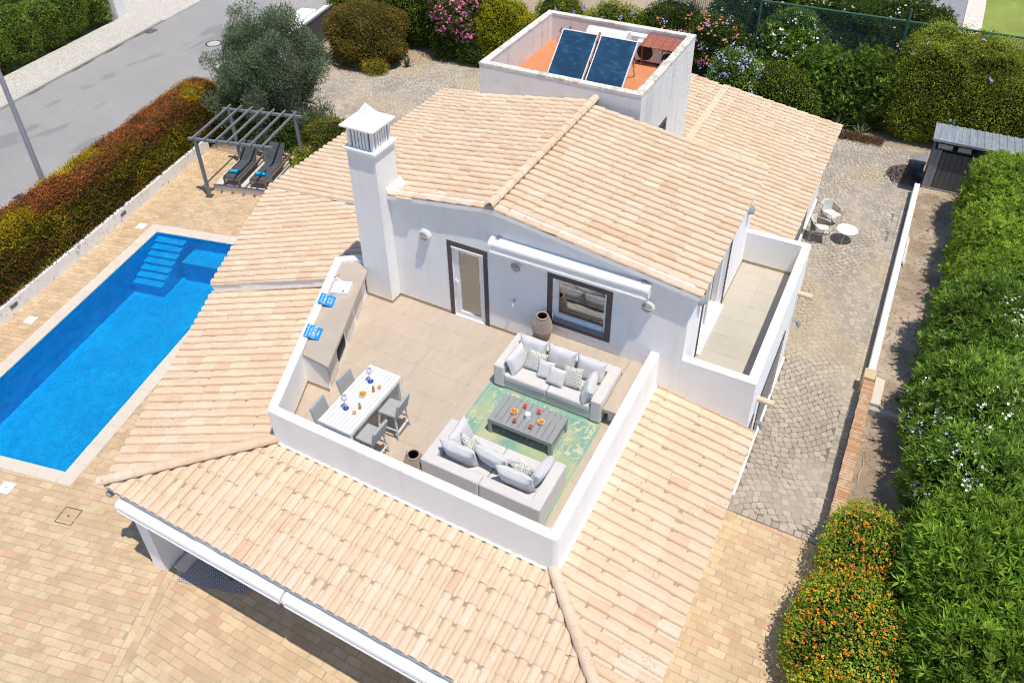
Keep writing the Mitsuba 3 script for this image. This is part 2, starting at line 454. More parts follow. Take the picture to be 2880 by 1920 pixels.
def paver_field(region, ang, org, pa, pb, off=0.5, gap=0.011, zt=0.0):
    ca, sa = math.cos(math.radians(ang)), math.sin(math.radians(ang))
    ea, eb = np.array([ca, sa]), np.array([-sa, ca]); org = np.asarray(org, float)
    pts = (np.array(region.exterior.coords) - org) @ np.stack([ea, eb], 1)
    out = []
    for j in range(int(pts[:, 1].min() / pb) - 1, int(pts[:, 1].max() / pb) + 2):
        for i in range(int(pts[:, 0].min() / pa) - 2, int(pts[:, 0].max() / pa) + 2):
            a = (i + (j % 2) * off) * pa + RNG.normal(0, 0.006); b = j * pb + RNG.normal(0, 0.003)
            c = org + ea * (a + pa / 2) + eb * (b + pb / 2)
            if not in_view((*c, 0)): continue
            q = sbox(a + gap / 2, b + gap / 2, a + pa - gap / 2, b + pb - gap / 2)
            w = [org + ea * x + eb * y for x, y in list(q.exterior.coords)[:-1]]
            P = Polygon(w)
            if not region.contains(P):
                P = P.intersection(region)
                if P.is_empty or P.geom_type != 'Polygon' or P.area < 0.008: continue
            co = np.array(P.exterior.coords)[:-1]
            if Polygon(co).exterior.is_ccw is False: co = co[::-1]
            z = zt + RNG.normal(0, 0.0022)
            m = bevel_piece(co, zt - 0.02, z, 0.006)
            vv = (m[0][:, :2] - org) @ eb
            out.append((m, vv))
    return out


BL0, BL1 = np.array([-7.27, -3.33]), np.array([-5.62, -7.63])    # the line where the two paver fields meet
WALL0, WALL1 = np.array([-19.78, 10.6]), np.array([-16.62, -4.6])  # low garden wall, inner foot
bd = (BL1 - BL0) / np.linalg.norm(BL1 - BL0); bn = np.array([-bd[1], bd[0]])   # bn points right
leftreg = Polygon([WALL0, WALL1, (-14.5, -9), BL1 - bn * 0.17, BL0 - bn * 0.17, (-7.3, -3.2), (-7.3, 2), (-9, 6.2), (-12, 9.9), (-14.9, 11.4), (-17.6, 10.7)]).difference(COPEP)
rightreg = Polygon([BL0 + bn * 0.17, BL1 + bn * 0.17, (5.2, -7.63), (4.75, -2), (4.75, 3.60), (2.55, 3.60), (2.55, -0.4), (-7.0, -0.6)])
bandreg = Polygon([BL0 - bn * 0.165, BL0 + bn * 0.165, BL1 + bn * 0.165, BL1 - bn * 0.165])
patio = struct('patio_pavement', prism(Polygon([WALL0, WALL1, (-14, -12), (8, -12), (5.0, -2), (5.0, 3.6), (2.5, 3.6), (-9, 6.2), (-12, 9.9), (-14.9, 11.4), (-17.6, 10.7)]).difference(COPEP.buffer(-0.05)), -0.05, -0.008), JOINT, 'patio of pale terracotta pavers around the pool and house')
pcs = []
for g in getattr(leftreg, 'geoms', [leftreg]):
    pcs += paver_field(Polygon(g.exterior, g.interiors), 13.4, (-10.46, -3.87), 0.335, 0.157)
pcs += paver_field(rightreg, 0.0, (-5.93, -3.59), 0.328, 0.161)
pcs += paver_field(bandreg, math.degrees(math.atan2(bd[1], bd[0])), BL0 - bn * 0.16, 0.335, 0.16)
lay('patio_pavement', 'paver', pcs, PAVER)


def cobbles(region, org, ang, pitch, wav=0.16, jit=0.016, seed=3, simple=False):
    rg = np.random.default_rng(seed)
    ca, sa = math.cos(math.radians(ang)), math.sin(math.radians(ang)); ea, eb = np.array([ca, sa]), np.array([-sa, ca]); org = np.asarray(org, float)
    pts = (np.array(region.exterior.coords) - org) @ np.stack([ea, eb], 1)
    ia = np.arange(int(pts[:, 0].min() / pitch) - 2, int(pts[:, 0].max() / pitch) + 3); ib = np.arange(int(pts[:, 1].min() / pitch) - 2, int(pts[:, 1].max() / pitch) + 3)
    A, B = np.meshgrid(ia, ib, indexing='ij')
    ju, jv = rg.normal(0, 1, A.shape), rg.normal(0, 1, A.shape)
    off = rg.uniform(0, 1, len(ib))
    a = (A + off[None, :]) * pitch * 1.0 + ju * jit; bl = lambda a_, j_: j_ * pitch + wav * np.sin(a_ * 1.9 + 0.4) + 0.012 * np.sin(a_ * 9.0 + j_ * 1.7)
    out = []
    prep = shapely.prepared.prep(region)
    for i in range(A.shape[0] - 1):
        for j in range(A.shape[1] - 1):
            a0, a1 = a[i, j], a[i + 1, j]
            if a1 - a0 < pitch * 0.55: continue
            g = 0.011; a0, a1 = a0 + g / 2, a1 - g / 2; J = B[i, j]; sk = 0.012 * jv[i, j]
            q = [(a0 - sk, bl(a0, J) + g / 2), (a1 - sk, bl(a1, J) + g / 2), (a1 + sk, bl(a1, J + 1) - g / 2), (a0 + sk, bl(a0, J + 1) - g / 2)]
            co = np.array([org + x * ea + y * eb for x, y in q]); c = co.mean(0)
            if not in_view((*c, 0), 0.03) or not prep.contains(shapely.geometry.Point(c)): continue
            if simple: m6 = co
            else:
                m6 = []
                for e in range(4):
                    p, q2 = co[e], co[(e + 1) % 4]; m6 += [p + (q2 - p) * 0.13, p + (q2 - p) * 0.87]
            out.append((bevel_piece(m6, -0.02, rg.normal(0, 0.002), 0.009), None))
    return out


import shapely.prepared, shapely.geometry
drivereg = Polygon([(2.72, 3.63), (4.68, 3.63), (4.72, 8.9), (4.74, 19.2), (4.95, 22.6), (3.4, 22.4), (1.6, 22.2), (-3, 22.0), (-3, 17.9), (1.95, 17.6), (1.95, 9.1), (2.72, 9.1)])
struct('cobbled_drive', prism(drivereg.buffer(0.04), -0.05, -0.010), COBGAP, 'cobbled path of worn square setts along the right side of the house')
inner = drivereg.intersection(sbox(-4, 3.8, 4.38, 23))
pcs = cobbles(inner, (2.7, 3.6), 32, 0.158)
pcs += paver_field(drivereg.intersection(sbox(4.385, 3.8, 4.74, 19.3)), 90, (4.72, 3.6), 0.155, 0.165, off=0.35, gap=0.014)
pcs += paver_field(drivereg.intersection(sbox(2.7, 3.62, 4.74, 3.80)), 0, (2.7, 3.63), 0.16, 0.165, off=0.0, gap=0.014)
lay('cobbled_drive', 'cobble', pcs, COBBLE)
yardreg = Polygon([(-21.8, 17.9), (-19.84, 18.58), (-18.28, 19.0), (-17.63, 19.83), (-17.17, 20.73), (-15.43, 21.58), (-14.05, 21.74), (-5, 22.0), (-5, 13), (-10.5, 10.2), (-13, 10.6), (-14.6, 12.2), (-16, 13.2), (-18, 14.6), (-21, 15.4)])
struct('cobbled_yard', prism(yardreg.buffer(0.02), -0.05, -0.010), COBGAP, 'cobbled forecourt behind the chimney and the left roof')
pcs = cobbles(yardreg, (-16, 12), 18, 0.172, wav=0.16, seed=5, simple=True)
lay('cobbled_yard', 'cobble', pcs, COBBLE, most=120)

# ------------------------------------------------------------------ roofs
TP, TL, TE = 0.235, 0.43, 0.383       # tile pitch, length, exposure


def tile_mesh():
    """flat pan with a half round barrel standing a little clear of it"""
    a0, a1, h = 0.034, 0.212, 0.058
    th = np.linspace(math.pi, 0, 9)
    lo = np.array([((a0 + a1) / 2 + (a1 - a0) / 2 * math.cos(t), 0.012 + h * math.sin(t) ** 0.9) for t in th]); up = np.c_[0.123 + (lo[:, 0] - 0.123) * 0.92, lo[:, 1] * 0.93]
    n = len(lo); L0 = 0.022
    v = np.vstack([np.c_[lo[:, 0], np.zeros(n), lo[:, 1] + L0], np.c_[up[:, 0], np.full(n, TL), up[:, 1]],
                   np.c_[lo[:, 0], np.zeros(n), lo[:, 1] + L0], np.c_[0.123 + (lo[:, 0] - 0.123) * 0.9, np.full(n, 0.004), lo[:, 1] + L0 - 0.019],
                   [(-0.03, 0, L0), (0.262, 0, L0), (0.262, TL, 0.003), (-0.03, TL, 0.003)], [(-0.03, 0, L0), (0.262, 0, L0), (0.262, 0.003, L0 - 0.016), (-0.03, 0.003, L0 - 0.016)]])
    f = []
    for i in range(n - 1): f += [[i, i + 1, n + i + 1], [i, n + i + 1, n + i], [2 * n + i, 3 * n + i + 1, 2 * n + i + 1], [2 * n + i, 3 * n + i, 3 * n + i + 1]]
    k = 4 * n
    f += [[k, k + 1, k + 2], [k, k + 2, k + 3], [k + 4, k + 6, k + 5], [k + 4, k + 7, k + 6]]
    return v, np.array(f)


TILE = tile_mesh()
HOUSE = thing('house', 'white villa with pale terracotta roofs and a walled roof terrace', 'house')
ALLT = []     # (roof key, mesh)


def roof(key, o, ea, eb, m, poly, deck=0.10, jit=0.004, off=0.0):
    """o: a point of the eave line at tile level; ea along the eave, eb upslope (plan unit vectors); poly: outline in plan"""
    ea, eb = np.array([*ea, 0.0]), np.array([*eb, 0.0]); o = np.asarray(o, float)
    if ea[0] * eb[1] - ea[1] * eb[0] < 0: ea = -ea
    key = f'house__{key}'
    P = Polygon(poly); co = np.array(P.exterior.coords)[:-1]

    def zz(p): return o[2] - 0.045 + m * ((np.asarray(p) - o[:2]) @ eb[:2])
    top = np.array([[*p, zz(p)] for p in co]); n = len(co)
    v, f = prism(P, 0, 1)
    v = np.array([[x, y, zz((x, y)) - (0.0 if z > 0.5 else deck)] for x, y, z in v])
    put(key, (v, f), WHITE)
    fv = prism(P.buffer(-0.03), 0, 1); v2 = np.array([[x, y, zz((x, y)) + (0.006 if z > 0.5 else -0.01)] for x, y, z in fv[0]])
    put(key + '__mortar_bed', (v2, fv[1]), MORTAR)
    up3 = eb + np.array([0, 0, m]); up3 /= np.linalg.norm(up3); nz = np.cross(ea, up3)
    loc = (co - o[:2]) @ np.stack([ea[:2], eb[:2]], 1)
    i0, i1 = int(math.floor((loc[:, 0].min() - off) / TP)) - 1, int(math.ceil((loc[:, 0].max() - off) / TP)) + 1
    j1 = int(math.ceil(loc[:, 1].max() / TE)) + 1
    ccw = Polygon(co).exterior.is_ccw
    Pb = P.buffer(0.004)
    for i in range(i0, i1):
        for j in range(0, j1):
            a, b = i * TP + off, j * TE - 0.03
            foot = Polygon([o[:2] + ea[:2] * (a + x) + eb[:2] * (b + y) for x, y in ((0, 0.02), (TP, 0.02), (TP, TE), (0, TE))])
            q = foot.intersection(P)
            if q.area < 0.12 * foot.area: continue
            org = o + ea * (a + RNG.normal(0, jit)) + (eb + np.array([0, 0, m])) * (b + RNG.normal(0, jit * 1.2)) + nz * (-0.045 + RNG.normal(0, 0.0025))
            tw = RNG.normal(0, 0.007)
            mesh = xf(TILE, frame(org, ea + up3 * tw, up3 - ea * tw, nz))
            if q.area < 0.9 * foot.area:
                vv, ff = mesh
                for e in range(n):
                    p0, p1 = co[e], co[(e + 1) % n]
                    d = p1 - p0; nrm = np.array([-d[1], d[0], 0.0]) * (1 if ccw else -1); nrm /= np.linalg.norm(nrm)
                    s = (vv - np.array([*p0, 0])) @ nrm
                    if s.min() < -0.05 and s.max() > 0:
                        if abs(nrm[:2] @ eb[:2]) > 0.98 and nrm[:2] @ eb[:2] > 0: continue     # the eave: tiles overhang it
                        r = trimesh.intersections.slice_faces_plane(vv, ff, nrm, np.array([*p0, 0]))
                        vv, ff = np.asarray(r[0]), np.asarray(r[1])
                        if len(ff) == 0: break
                if len(ff) == 0: continue
                mesh = (vv, ff)
            ALLT.append((key, mesh))
    return key


def barrel(p, q, r=0.105, L=0.42, lift=0.03, name='ridge_tile', parent='house__ridge'):
    """half-round tiles from p up to q"""
    p, q = np.asarray(p, float), np.asarray(q, float); d = q - p; n = max(1, int(round(np.linalg.norm(d) / 0.36))); step = d / n
    d = d / np.linalg.norm(d); s = np.cross(d, [0, 0, 1]); s /= np.linalg.norm(s); u = np.cross(s, d)
    th = np.linspace(0, math.pi, 9)
    for i in range(n):
        o = p + step * i; k = len(th)
        a = np.array([o + s * (r * 1.06 * math.cos(t)) + u * (r * 1.06 * math.sin(t) + lift - 0.05) for t in th])
        b = np.array([o + d * (np.linalg.norm(step) + 0.06) + s * (r * 0.92 * math.cos(t)) + u * (r * 0.92 * math.sin(t) + lift - 0.055) for t in th])
        c = a - u * 0.018 + d * 0.002
        v = np.vstack([a, b, a, np.array([o + s * ((r - .016) * math.cos(t)) + u * ((r - .016) * math.sin(t) + lift - 0.05) for t in th])])
        f = []
        for e in range(k - 1): f += [[e, k + e, k + e + 1], [e, k + e + 1, e + 1], [2 * k + e, 2 * k + e + 1, 3 * k + e + 1], [2 * k + e, 3 * k + e + 1, 3 * k + e]]
        put(f'{parent}__{name}', (v, np.array(f)), CLAY, smooth=True, uv=np.c_[np.full(len(v), RNG.random()), np.zeros(len(v))])


M0 = 0.155
ZW = 2.80          # tile level at the terrace walls
EX, EY = 2.85, -3.38
ze = ZW - M0 * (EX - 0.70)
C0 = (0.70, -1.18)
# right slope, front slope
roof('right_roof', (EX, 0, ze), (0, 1), (-1, 0), M0, [(0.66, -1.14), (EX, EY), (EX, 3.81), (0.66, 3.81)])
roof('front_roof', (0, EY, ZW - M0 * 2.2), (-1, 0), (0, 1), M0, [(0.70, -1.14), (EX, EY), (-8.11, EY), (-5.52, -1.14)][::-1])
# left slope: the eave runs from the hip's foot to under the upper-left roof
LE0, LE1 = np.array([-8.11, -3.34]), np.array([-10.53, 2.08])
ld = (LE1 - LE0) / np.linalg.norm(LE1 - LE0); ln = np.array([ld[1], -ld[0]])       # ln: upslope
mL = 0.105
VG0 = np.array([-10.50, 2.07]); VG1 = VG0 + ln * 3.35        # verge of the upper-left roof
roof('left_roof', (*LE0, 2.435), ld, ln, mL, [LE0, (-5.50, -1.14), (-7.36, 3.36), tuple(VG1), LE1])
# upper-left roof (rotated), west roof
mU = 0.125
HIPC = np.array([-12.35, 6.40])
ud = (HIPC - VG0) / np.linalg.norm(HIPC - VG0); un = np.array([ud[1], -ud[0]])
UZ = 2.72
roof('poolside_roof', (*VG0, UZ), ud, un, mU, [VG0, VG0 + un * 3.25, (-6.95, 3.75), (-6.55, 3.6), (-6.55, 6.20), (-9.1, 6.22), HIPC])
mW = 0.118


def zwest(x): return 3.40 + mW * (x + 6.6)


roof('west_roof', (-12.35, 6.32, zwest(-12.35)), (0, -1), (1, 0), mW, [(-12.35, 6.32), (-6.55, 6.26), (-6.55, 10.45), (-12.35, 10.45)])
roof('yard_roof', (-10.98, 10.45, zwest(-10.98)), (0, -1), (1, 0), mW, [(-10.98, 10.45), (-6.55, 10.45), (-6.55, 14.08), (-10.98, 14.08)])
# roofs of the upper floor
RX, RZ = -3.22, 6.22
roof('gable_roof_right', (1.36, 3.71, 5.57), (0, 1), (-1, 0), 0.142, [(1.36, 3.71), (1.36, 9.02), (RX, 9.02), (RX, 3.71)], off=-0.03)
roof('gable_roof_left', (-6.70, 9.3, 5.672), (0, -1), (1, 0), 0.1575, [(-6.70, 9.3), (-6.70, 3.71), (RX, 3.71), (RX, 9.3)], off=-0.025)
roof('rear_roof', (2.11, 9.1, 2.75), (0, 1), (-1, 0), M0, [(2.11, 9.1), (2.11, 17.75), (-1.9, 17.75), (-1.9, 9.1)])
roof('rear_roof_far', (2.11, 13.7, 2.75), (0, 1), (-1, 0), M0, [(-1.9, 13.7), (-1.9, 17.75), (-4.4, 17.75), (-4.4, 13.7)])
labels['house__left_roof'] = {'label': 'tiled roof slope between the terrace wall and the pool'}
dist = np.array([np.linalg.norm(m[0].mean(0) - CAM) for _, m in ALLT])
near = set(np.argsort(dist)[:300].tolist())
rest = {}
for i, (k, m) in enumerate(ALLT):
    uv = np.c_[np.full(len(m[0]), RNG.random()), np.zeros(len(m[0]))]
    if i in near: put(k + '__tile', m, CLAY, smooth=True, uv=uv)
    else: rest.setdefault(k, []).append((m, uv))
for k, l in rest.items():
    stuff(k + '__tiles', cat([m for m, _ in l]), CLAY, smooth=True, uv=np.vstack([u for _, u in l]))
# ridge and hips
put('house__ridge', bar((RX, 3.74, RZ + 0.005), (RX, 9.28, RZ + 0.005), 0.10, 0.10), MORTAR)
barrel((RX, 3.68, RZ + 0.075), (RX, 9.28, RZ + 0.075))
put('house__hip', bar((0.66, -1.16, ZW + 0.0), (EX + 0.02, EY - 0.02, ze), 0.10, 0.08), MORTAR)
barrel((EX + 0.05, EY - 0.05, ze + 0.075), (0.60, -1.12, ZW + 0.085), name='hip_tile', parent='house__hip')
put('house__hip', bar((-5.5, -1.14, ZW - 0.01), (-8.10, -3.36, ze - 0.015), 0.12, 0.08), MORTAR)
barrel((-8.18, -3.42, ze + 0.06), (-5.52, -1.16, ZW + 0.085), name='hip_tile', parent='house__hip_001')


def verge(key, p, q, h=0.17, t=0.03, step=0.383):
    """white verge pieces below a roof edge, lapped like the tiles above them"""
    p, q = np.asarray(p, float), np.asarray(q, float); d = q - p; n = int(np.linalg.norm(d) / step); d /= np.linalg.norm(d)
    s = np.cross(d, [0, 0, 1]); s /= np.linalg.norm(s); u = np.cross(s, d)
    for i in range(n + 1):
        a = p + d * step * i
        L = min(step + 0.03, np.linalg.norm(q - a))
        if L < 0.05: continue
        put(key + '__verge_tile', xf(bbox(0, L, -t / 2, t / 2, -h, 0, 0.004), frame(a + s * 0.004 * (i % 2), d + u * -0.035, s, u)), WHITE)


verge('house__gable_roof_left', (-5.86, 3.765, 5.80 - 0.03), (RX, 3.765, RZ - 0.03), t=0.02)
verge('house__gable_roof_right', (1.34, 3.765, 5.575 - 0.03), (RX, 3.765, RZ - 0.03), t=0.02)

# ------------------------------------------------------------------ walls of the house
YG = 3.81                             # the gable wall's face
ZP = 3.72                             # top of the terrace walls


def hw(name, mesh, m=WHITE, **k): return put('house__' + name, mesh, m, **k)


# ground floor (mostly under the roofs)
hw('ground_wall', prism(Polygon([(-6.7, -0.7), (2.56, -0.7), (2.56, 3.82), (-6.7, 3.82)]), -0.1, 2.36))
hw('ground_wall', prism(Polygon([(-9.4, 3.9), (1.2, 3.9), (1.2, 9.2), (1.9, 9.2), (1.9, 17.4), (-6.4, 17.4), (-6.4, 13.8), (-9.4, 13.8)]), -0.1, 2.42))
hw('ground_wall', prism(Polygon([(-10.2, 2.1), (-9.4, 3.9), (-9.4, 10.2), (-11.9, 10.2), (-11.9, 6.5)]), -0.1, 2.4))
hw('side_wall', prism(sbox(2.44, 4.002, 2.69, 8.91), -0.1, 2.79))
# roof terrace: floor slab, tiles, walls
terr = Polygon([(0.50, 3.80), (0.50, -1.0), (-5.42, -1.0), (-7.22, 3.36), (-6.83, 3.62), (-6.0, 3.80)])
hw('terrace_floor', prism(terr.buffer(0.05), 2.45, F - 0.006), GROUT)
put('house__terrace_floor', prism(Polygon([(1.17, 4.0), (2.5, 4.0), (2.5, 8.92), (1.17, 8.92)]).buffer(0.03), 2.45, F - 0.006), GROUT)
labels['house__terrace_floor'] = {'label': 'beige stone tiled floor of the roof terrace'}
for i in range(-8, 3):
    for j in range(-3, 9):
        q = sbox(-2.90 + i * 1.27 + 0.002 + (0.0 if j % 2 else 0.0), 0.655 + j * 0.645 + 0.002, -2.90 + (i + 1) * 1.27 - 0.002, 0.655 + (j + 1) * 0.645 - 0.002).intersection(terr)
        if q.is_empty or q.area < 0.02: continue
        m = prism(q, F - 0.012, F); put('house__terrace_floor__floor_tile', m, FLOOR, uv=np.c_[np.full(len(m[0]), RNG.random()), np.zeros(len(m[0]))])
balc = sbox(1.168, 4.0, 2.5, 8.92)
for i in range(-2, 3):
    for j in range(-2, 9):
        q = sbox(1.79 + i * 0.64 + 0.0025, 4.1 + j * 0.628 + 0.0025, 1.79 + (i + 1) * 0.64 - 0.0025, 4.1 + (j + 1) * 0.628 - 0.0025).intersection(balc)
        if q.is_empty or q.area < 0.01: continue
        m = prism(q, F - 0.012, F); put('house__terrace_floor_001__floor_tile', m, FLOOR2, uv=np.c_[np.full(len(m[0]), RNG.random()), np.zeros(len(m[0]))])


def soft_wall(poly, z0, z1, r=0.035):
    """a plastered wall with a rounded top edge: stacked insets"""
    ms = [prism(poly, z0, z1 - r)]
    for k in range(4):
        a0, a1 = k * math.pi / 8, (k + 1) * math.pi / 8
        q = poly.buffer(-r * (1 - math.cos(a1)), join_style=1) if k else poly.buffer(-r * (1 - math.cos(a1)), join_style=1)
        ms.append(prism(q, z1 - r + r * math.sin(a0) - 0.001 * (k == 0), z1 - r + r * math.sin(a1)))
    return cat(ms)


par = LineString([(0.60, YG - 0.002), (0.60, -1.09), (-5.48, -1.09), (-7.325, 3.395), (-6.93, 3.655), (-6.63, 3.655)]).buffer(0.092, cap_style=2, join_style=1, quad_segs=6)
hw('terrace_wall', soft_wall(par, 2.5, ZP), WHITE)
labels['house__terrace_wall'] = {'label': 'white parapet wall round the roof terrace'}
hw('skirting', prism(LineString([(-5.42, -1.0), (-7.22, 3.36)]).buffer(0.012, cap_style=2), F, F + 0.07), SKIRT)
hw('skirting', prism(LineString([(-5.88, 3.47), (-5.88, 3.81), (-4.42, 3.81)]).buffer(0.014, cap_style=2), F, F + 0.08), SKIRT)
hw('skirting', prism(LineString([(-6.6, 3.47), (-5.88, 3.47)]).buffer(0.014, cap_style=2), F, F + 0.08), SKIRT)
hw('skirting', prism(LineString([(-3.35, 3.81), (-2.10, 3.81)]).buffer(0.014, cap_style=2), F, F + 0.08), SKIRT)
# white mortar fillet where the tiles meet the terrace walls: small lumps
for p, q, nm in (((-5.45, -1.19, ZW + 0.005), (0.62, -1.19, ZW + 0.005), 12), ((0.71, -1.1, ZW + 0.005), (0.71, 3.78, ZW + 0.005), 12)):
    p, q = np.array(p), np.array(q); hw('fillet', tube([p + (q - p) * t + np.array([0, 0, 0.012 * math.sin(t * np.linalg.norm(q - p) / TP * 6.283)]) for t in np.linspace(0, 1, 140)], 0.034, 6), WHITE, smooth=True)

# upper floor: gable wall with door and window
DX0, DX1, DZ1 = -4.30, -3.48, 4.82
WX0, WX1, WZ0, WZ1 = -1.78, -0.55, 3.65, 4.82
gw = Polygon([(-6.3, 2.5), (1.168, 2.5), (1.168, 5.585), (RX, 6.20), (-6.3, 5.72)]).difference(sbox(DX0, F, DX1, DZ1)).difference(sbox(WX0, WZ0, WX1, WZ1))
hw('gable_wall', prism_y(gw, YG, YG + 0.25))
ew = Polygon([(YG + 0.25, 2.5), (9.02, 2.5), (9.02, 5.56), (YG + 0.25, 5.56)]).difference(sbox(5.06, F + 0.0, 6.98, 4.92))
hw('east_wall', prism_x(ew, 0.918, 1.168))
hw('upper_wall', cat([box(-6.6, 0.918, 9.0, 9.25, 2.5, 5.45), box(-6.6, -6.35, YG + 0.1, 9.0, 2.5, 5.62)]))
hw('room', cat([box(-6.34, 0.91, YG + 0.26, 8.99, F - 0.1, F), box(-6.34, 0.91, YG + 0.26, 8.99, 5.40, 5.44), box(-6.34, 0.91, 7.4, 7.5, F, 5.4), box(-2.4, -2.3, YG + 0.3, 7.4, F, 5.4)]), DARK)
# balcony walls
bal = Polygon([(1.170, YG), (2.69, YG), (2.69, 9.10), (1.170, 9.10)]).difference(sbox(1.0, YG + 0.185, 2.5, 8.92)).difference(sbox(0.9, 3.0, 1.169, 10))
hw('balcony_wall', prism(bal, 2.30, 3.725))
hw('skirting', box(1.17, 2.5, 8.908, 8.92, F, F + 0.08), SKIRT)
hw('skirting', box(1.17, 1.182, 7.10, 8.905, F, F + 0.06), SKIRT)
# windows and doors -------------------------------------------------


def opening_y(kind, x0, x1, z0, z1, y, band, leaf=True):
    """surround, frame and pane of an opening in a wall that faces -y at y"""
    key = hw(kind, prism_y(Polygon([(x0, z0), (x1, z0), (x1, z1), (x0, z1)]).difference(sbox(x0 + 0.06, z0 + 0.06, x1 - 0.06, z1 - 0.06)), y + 0.13, y + 0.19), PVC)
    return key


dk = hw('terrace_door', prism_y(sbox(DX0, F + 0.02, DX1, DZ1).difference(sbox(DX0 + 0.15, F + 0.14, DX1 - 0.13, DZ1 - 0.12)), YG + 0.03, YG + 0.10), PVC)
labels[dk] = {'label': 'glazed white door with dark surround onto the terrace'}
put(dk + '__pane', prism_y(sbox(DX0 + 0.14, F + 0.13, DX1 - 0.12, DZ1 - 0.11), YG + 0.065, YG + 0.067), GLASS)
put(dk + '__surround', prism_y(sbox(-4.41, F, -3.37, 4.965).difference(sbox(DX0, F - 0.1, DX1, DZ1)), YG - 0.012, YG + 0.004), BROWN)
put(dk + '__head_strip', bbox(DX0, DX1, YG - 0.03, YG + 0.03, DZ1 - 0.03, DZ1 + 0.012, 0.005), PVC)
put(dk + '__handle', cat([bbox(DX0 + 0.05, DX0 + 0.085, YG + 0.012, YG + 0.03, 3.74, 3.96, 0.004), tube([(DX0 + 0.067, YG + 0.02, 3.90), (DX0 + 0.067, YG - 0.03, 3.90), (DX0 + 0.19, YG - 0.035, 3.89)], 0.011, 8)]), PAINT, smooth=40)
put(dk + '__threshold', bbox(DX0, DX1, YG - 0.02, YG + 0.2, F, F + 0.022, 0.004), PVC)
for z in (3.15, 3.80, 4.55): put(dk + '__hinge', tube([(DX1 - 0.012, YG + 0.022, z), (DX1 - 0.012, YG + 0.022, z + 0.09)], 0.011, 6), PAINT)
wk = hw('window', prism_y(sbox(WX0, WZ0 + 0.02, WX1, WZ1).difference(sbox(WX0 + 0.08, WZ0 + 0.12, WX1 - 0.08, WZ1 - 0.08)), YG + 0.12, YG + 0.18), PVC)
labels[wk] = {'label': 'white framed window with dark surround above the sofa'}
put(wk + '__pane', prism_y(sbox(WX0 + 0.07, WZ0 + 0.11, WX1 - 0.07, WZ1 - 0.07), YG + 0.150, YG + 0.152), GLASS)
put(wk + '__surround', prism_y(sbox(-1.905, 3.535, -0.42, 4.94).difference(sbox(WX0, WZ0, WX1, WZ1)), YG - 0.012, YG + 0.004), BROWN)
put(wk + '__sill', bbox(WX0 + 0.002, WX1 - 0.002, YG - 0.02, YG + 0.118, WZ0 - 0.002, WZ0 + 0.02, 0.004), SHEDL)
put(wk + '__rail', bbox(WX0 + 0.03, WX1 - 0.03, YG + 0.09, YG + 0.12, WZ0 + 0.02, WZ0 + 0.08, 0.004), PVC)
sk = hw('sliding_door', prism_x(sbox(5.06, F, 6.98, 4.92).difference(sbox(5.12, F + 0.12, 5.99, 4.86)).difference(sbox(6.05, F + 0.12, 6.92, 4.86)), 1.02, 1.07), PVC)
labels[sk] = {'label': 'white sliding glass door onto the side balcony'}
put(sk + '__pane', prism_x(sbox(5.11, F + 0.11, 6.0, 4.87), 1.044, 1.046), GLASS)
put(sk + '__pane', prism_x(sbox(6.04, F + 0.11, 6.93, 4.87), 1.044, 1.046), GLASS)
put(sk + '__surround', prism_x(sbox(4.94, F, 7.10, 5.05).difference(sbox(5.06, F - 0.1, 6.98, 4.92)), 1.164, 1.182), BROWN)
put(sk + '__threshold', bbox(1.0, 1.25, 5.06, 6.98, F, F + 0.06, 0.006), PVC)
put(sk + '__lock', bbox(1.07, 1.10, 5.03, 5.09, 3.35, 3.43, 0.004), BLACK)
# doors and windows below, in the side wall
for (y0, y1, z0, z1) in ((5.27, 7.45, 0.05, 2.12), (4.02, 4.5, 0.9, 2.1)):
    k = hw('side_window', prism_x(sbox(y0, z0, y1, z1), 2.665, 2.694), SHEDL)
    put(k + '__surround', prism_x(sbox(y0 - 0.06, z0, y1 + 0.06, z1 + 0.08).difference(sbox(y0, z0 - 0.1, y1, z1)), 2.685, 2.712), BROWN)
    put(k + '__frame', prism_x(sbox(y0, z0, y1, z1).difference(sbox(y0 + 0.06, z0 + 0.06, y1 - 0.06, z1 - 0.06)), 2.695, 2.703), PVC)
for (y0, y1) in ((10.2, 11.9), (13.0, 14.9)):
    k = hw('side_window', prism_x(sbox(y0, 0.4, y1, 2.1), 1.895, 1.904), SHEDL)
    put(k + '__surround', prism_x(sbox(y0 - 0.1, 0.3, y1 + 0.1, 2.2).difference(sbox(y0, 0.4, y1, 2.1)), 1.895, 1.915), BROWN)
hw('plinth', box(1.88, 1.96, 9.2, 17.3, -0.02, 0.10), WHITE)
hw('plinth', box(2.68, 2.74, 4.0, 9.0, -0.02, 0.08), WHITE)
# chimney -----------------------------------------------------------
CX0, CX1, CY0, CY1 = -6.62, -5.88, 3.47, 4.20
ck = hw('chimney', box(CX0, CX1, CY0, CY1, 2.55, 6.885))
labels[ck] = {'label': 'tall square white chimney with a slotted lantern and pyramid cap'}
put(ck + '__collar', bbox(CX0 - 0.06, CX1 + 0.06, CY0 - 0.06, CY1 + 0.06, 6.885, 6.955, 0.012), PAINT)
lx0, lx1, ly0, ly1 = CX0 + 0.035, CX1 - 0.035, CY0 + 0.035, CY1 - 0.035
put(ck + '__core', box(lx0 + 0.10, lx1 - 0.10, ly0 + 0.10, ly1 - 0.10, 6.95, 7.38), SHEDL)
for k in range(4):
    p = (lx0, lx1)[k % 2], (ly0, ly1)[k // 2]
    put(ck + '__corner_post', bbox(p[0] - 0.0 if k % 2 == 0 else p[0] - 0.075, p[0] + 0.075 if k % 2 == 0 else p[0], p[1] if k < 2 else p[1] - 0.075, p[1] + 0.075 if k < 2 else p[1], 6.95, 7.40, 0.006), PAINT)
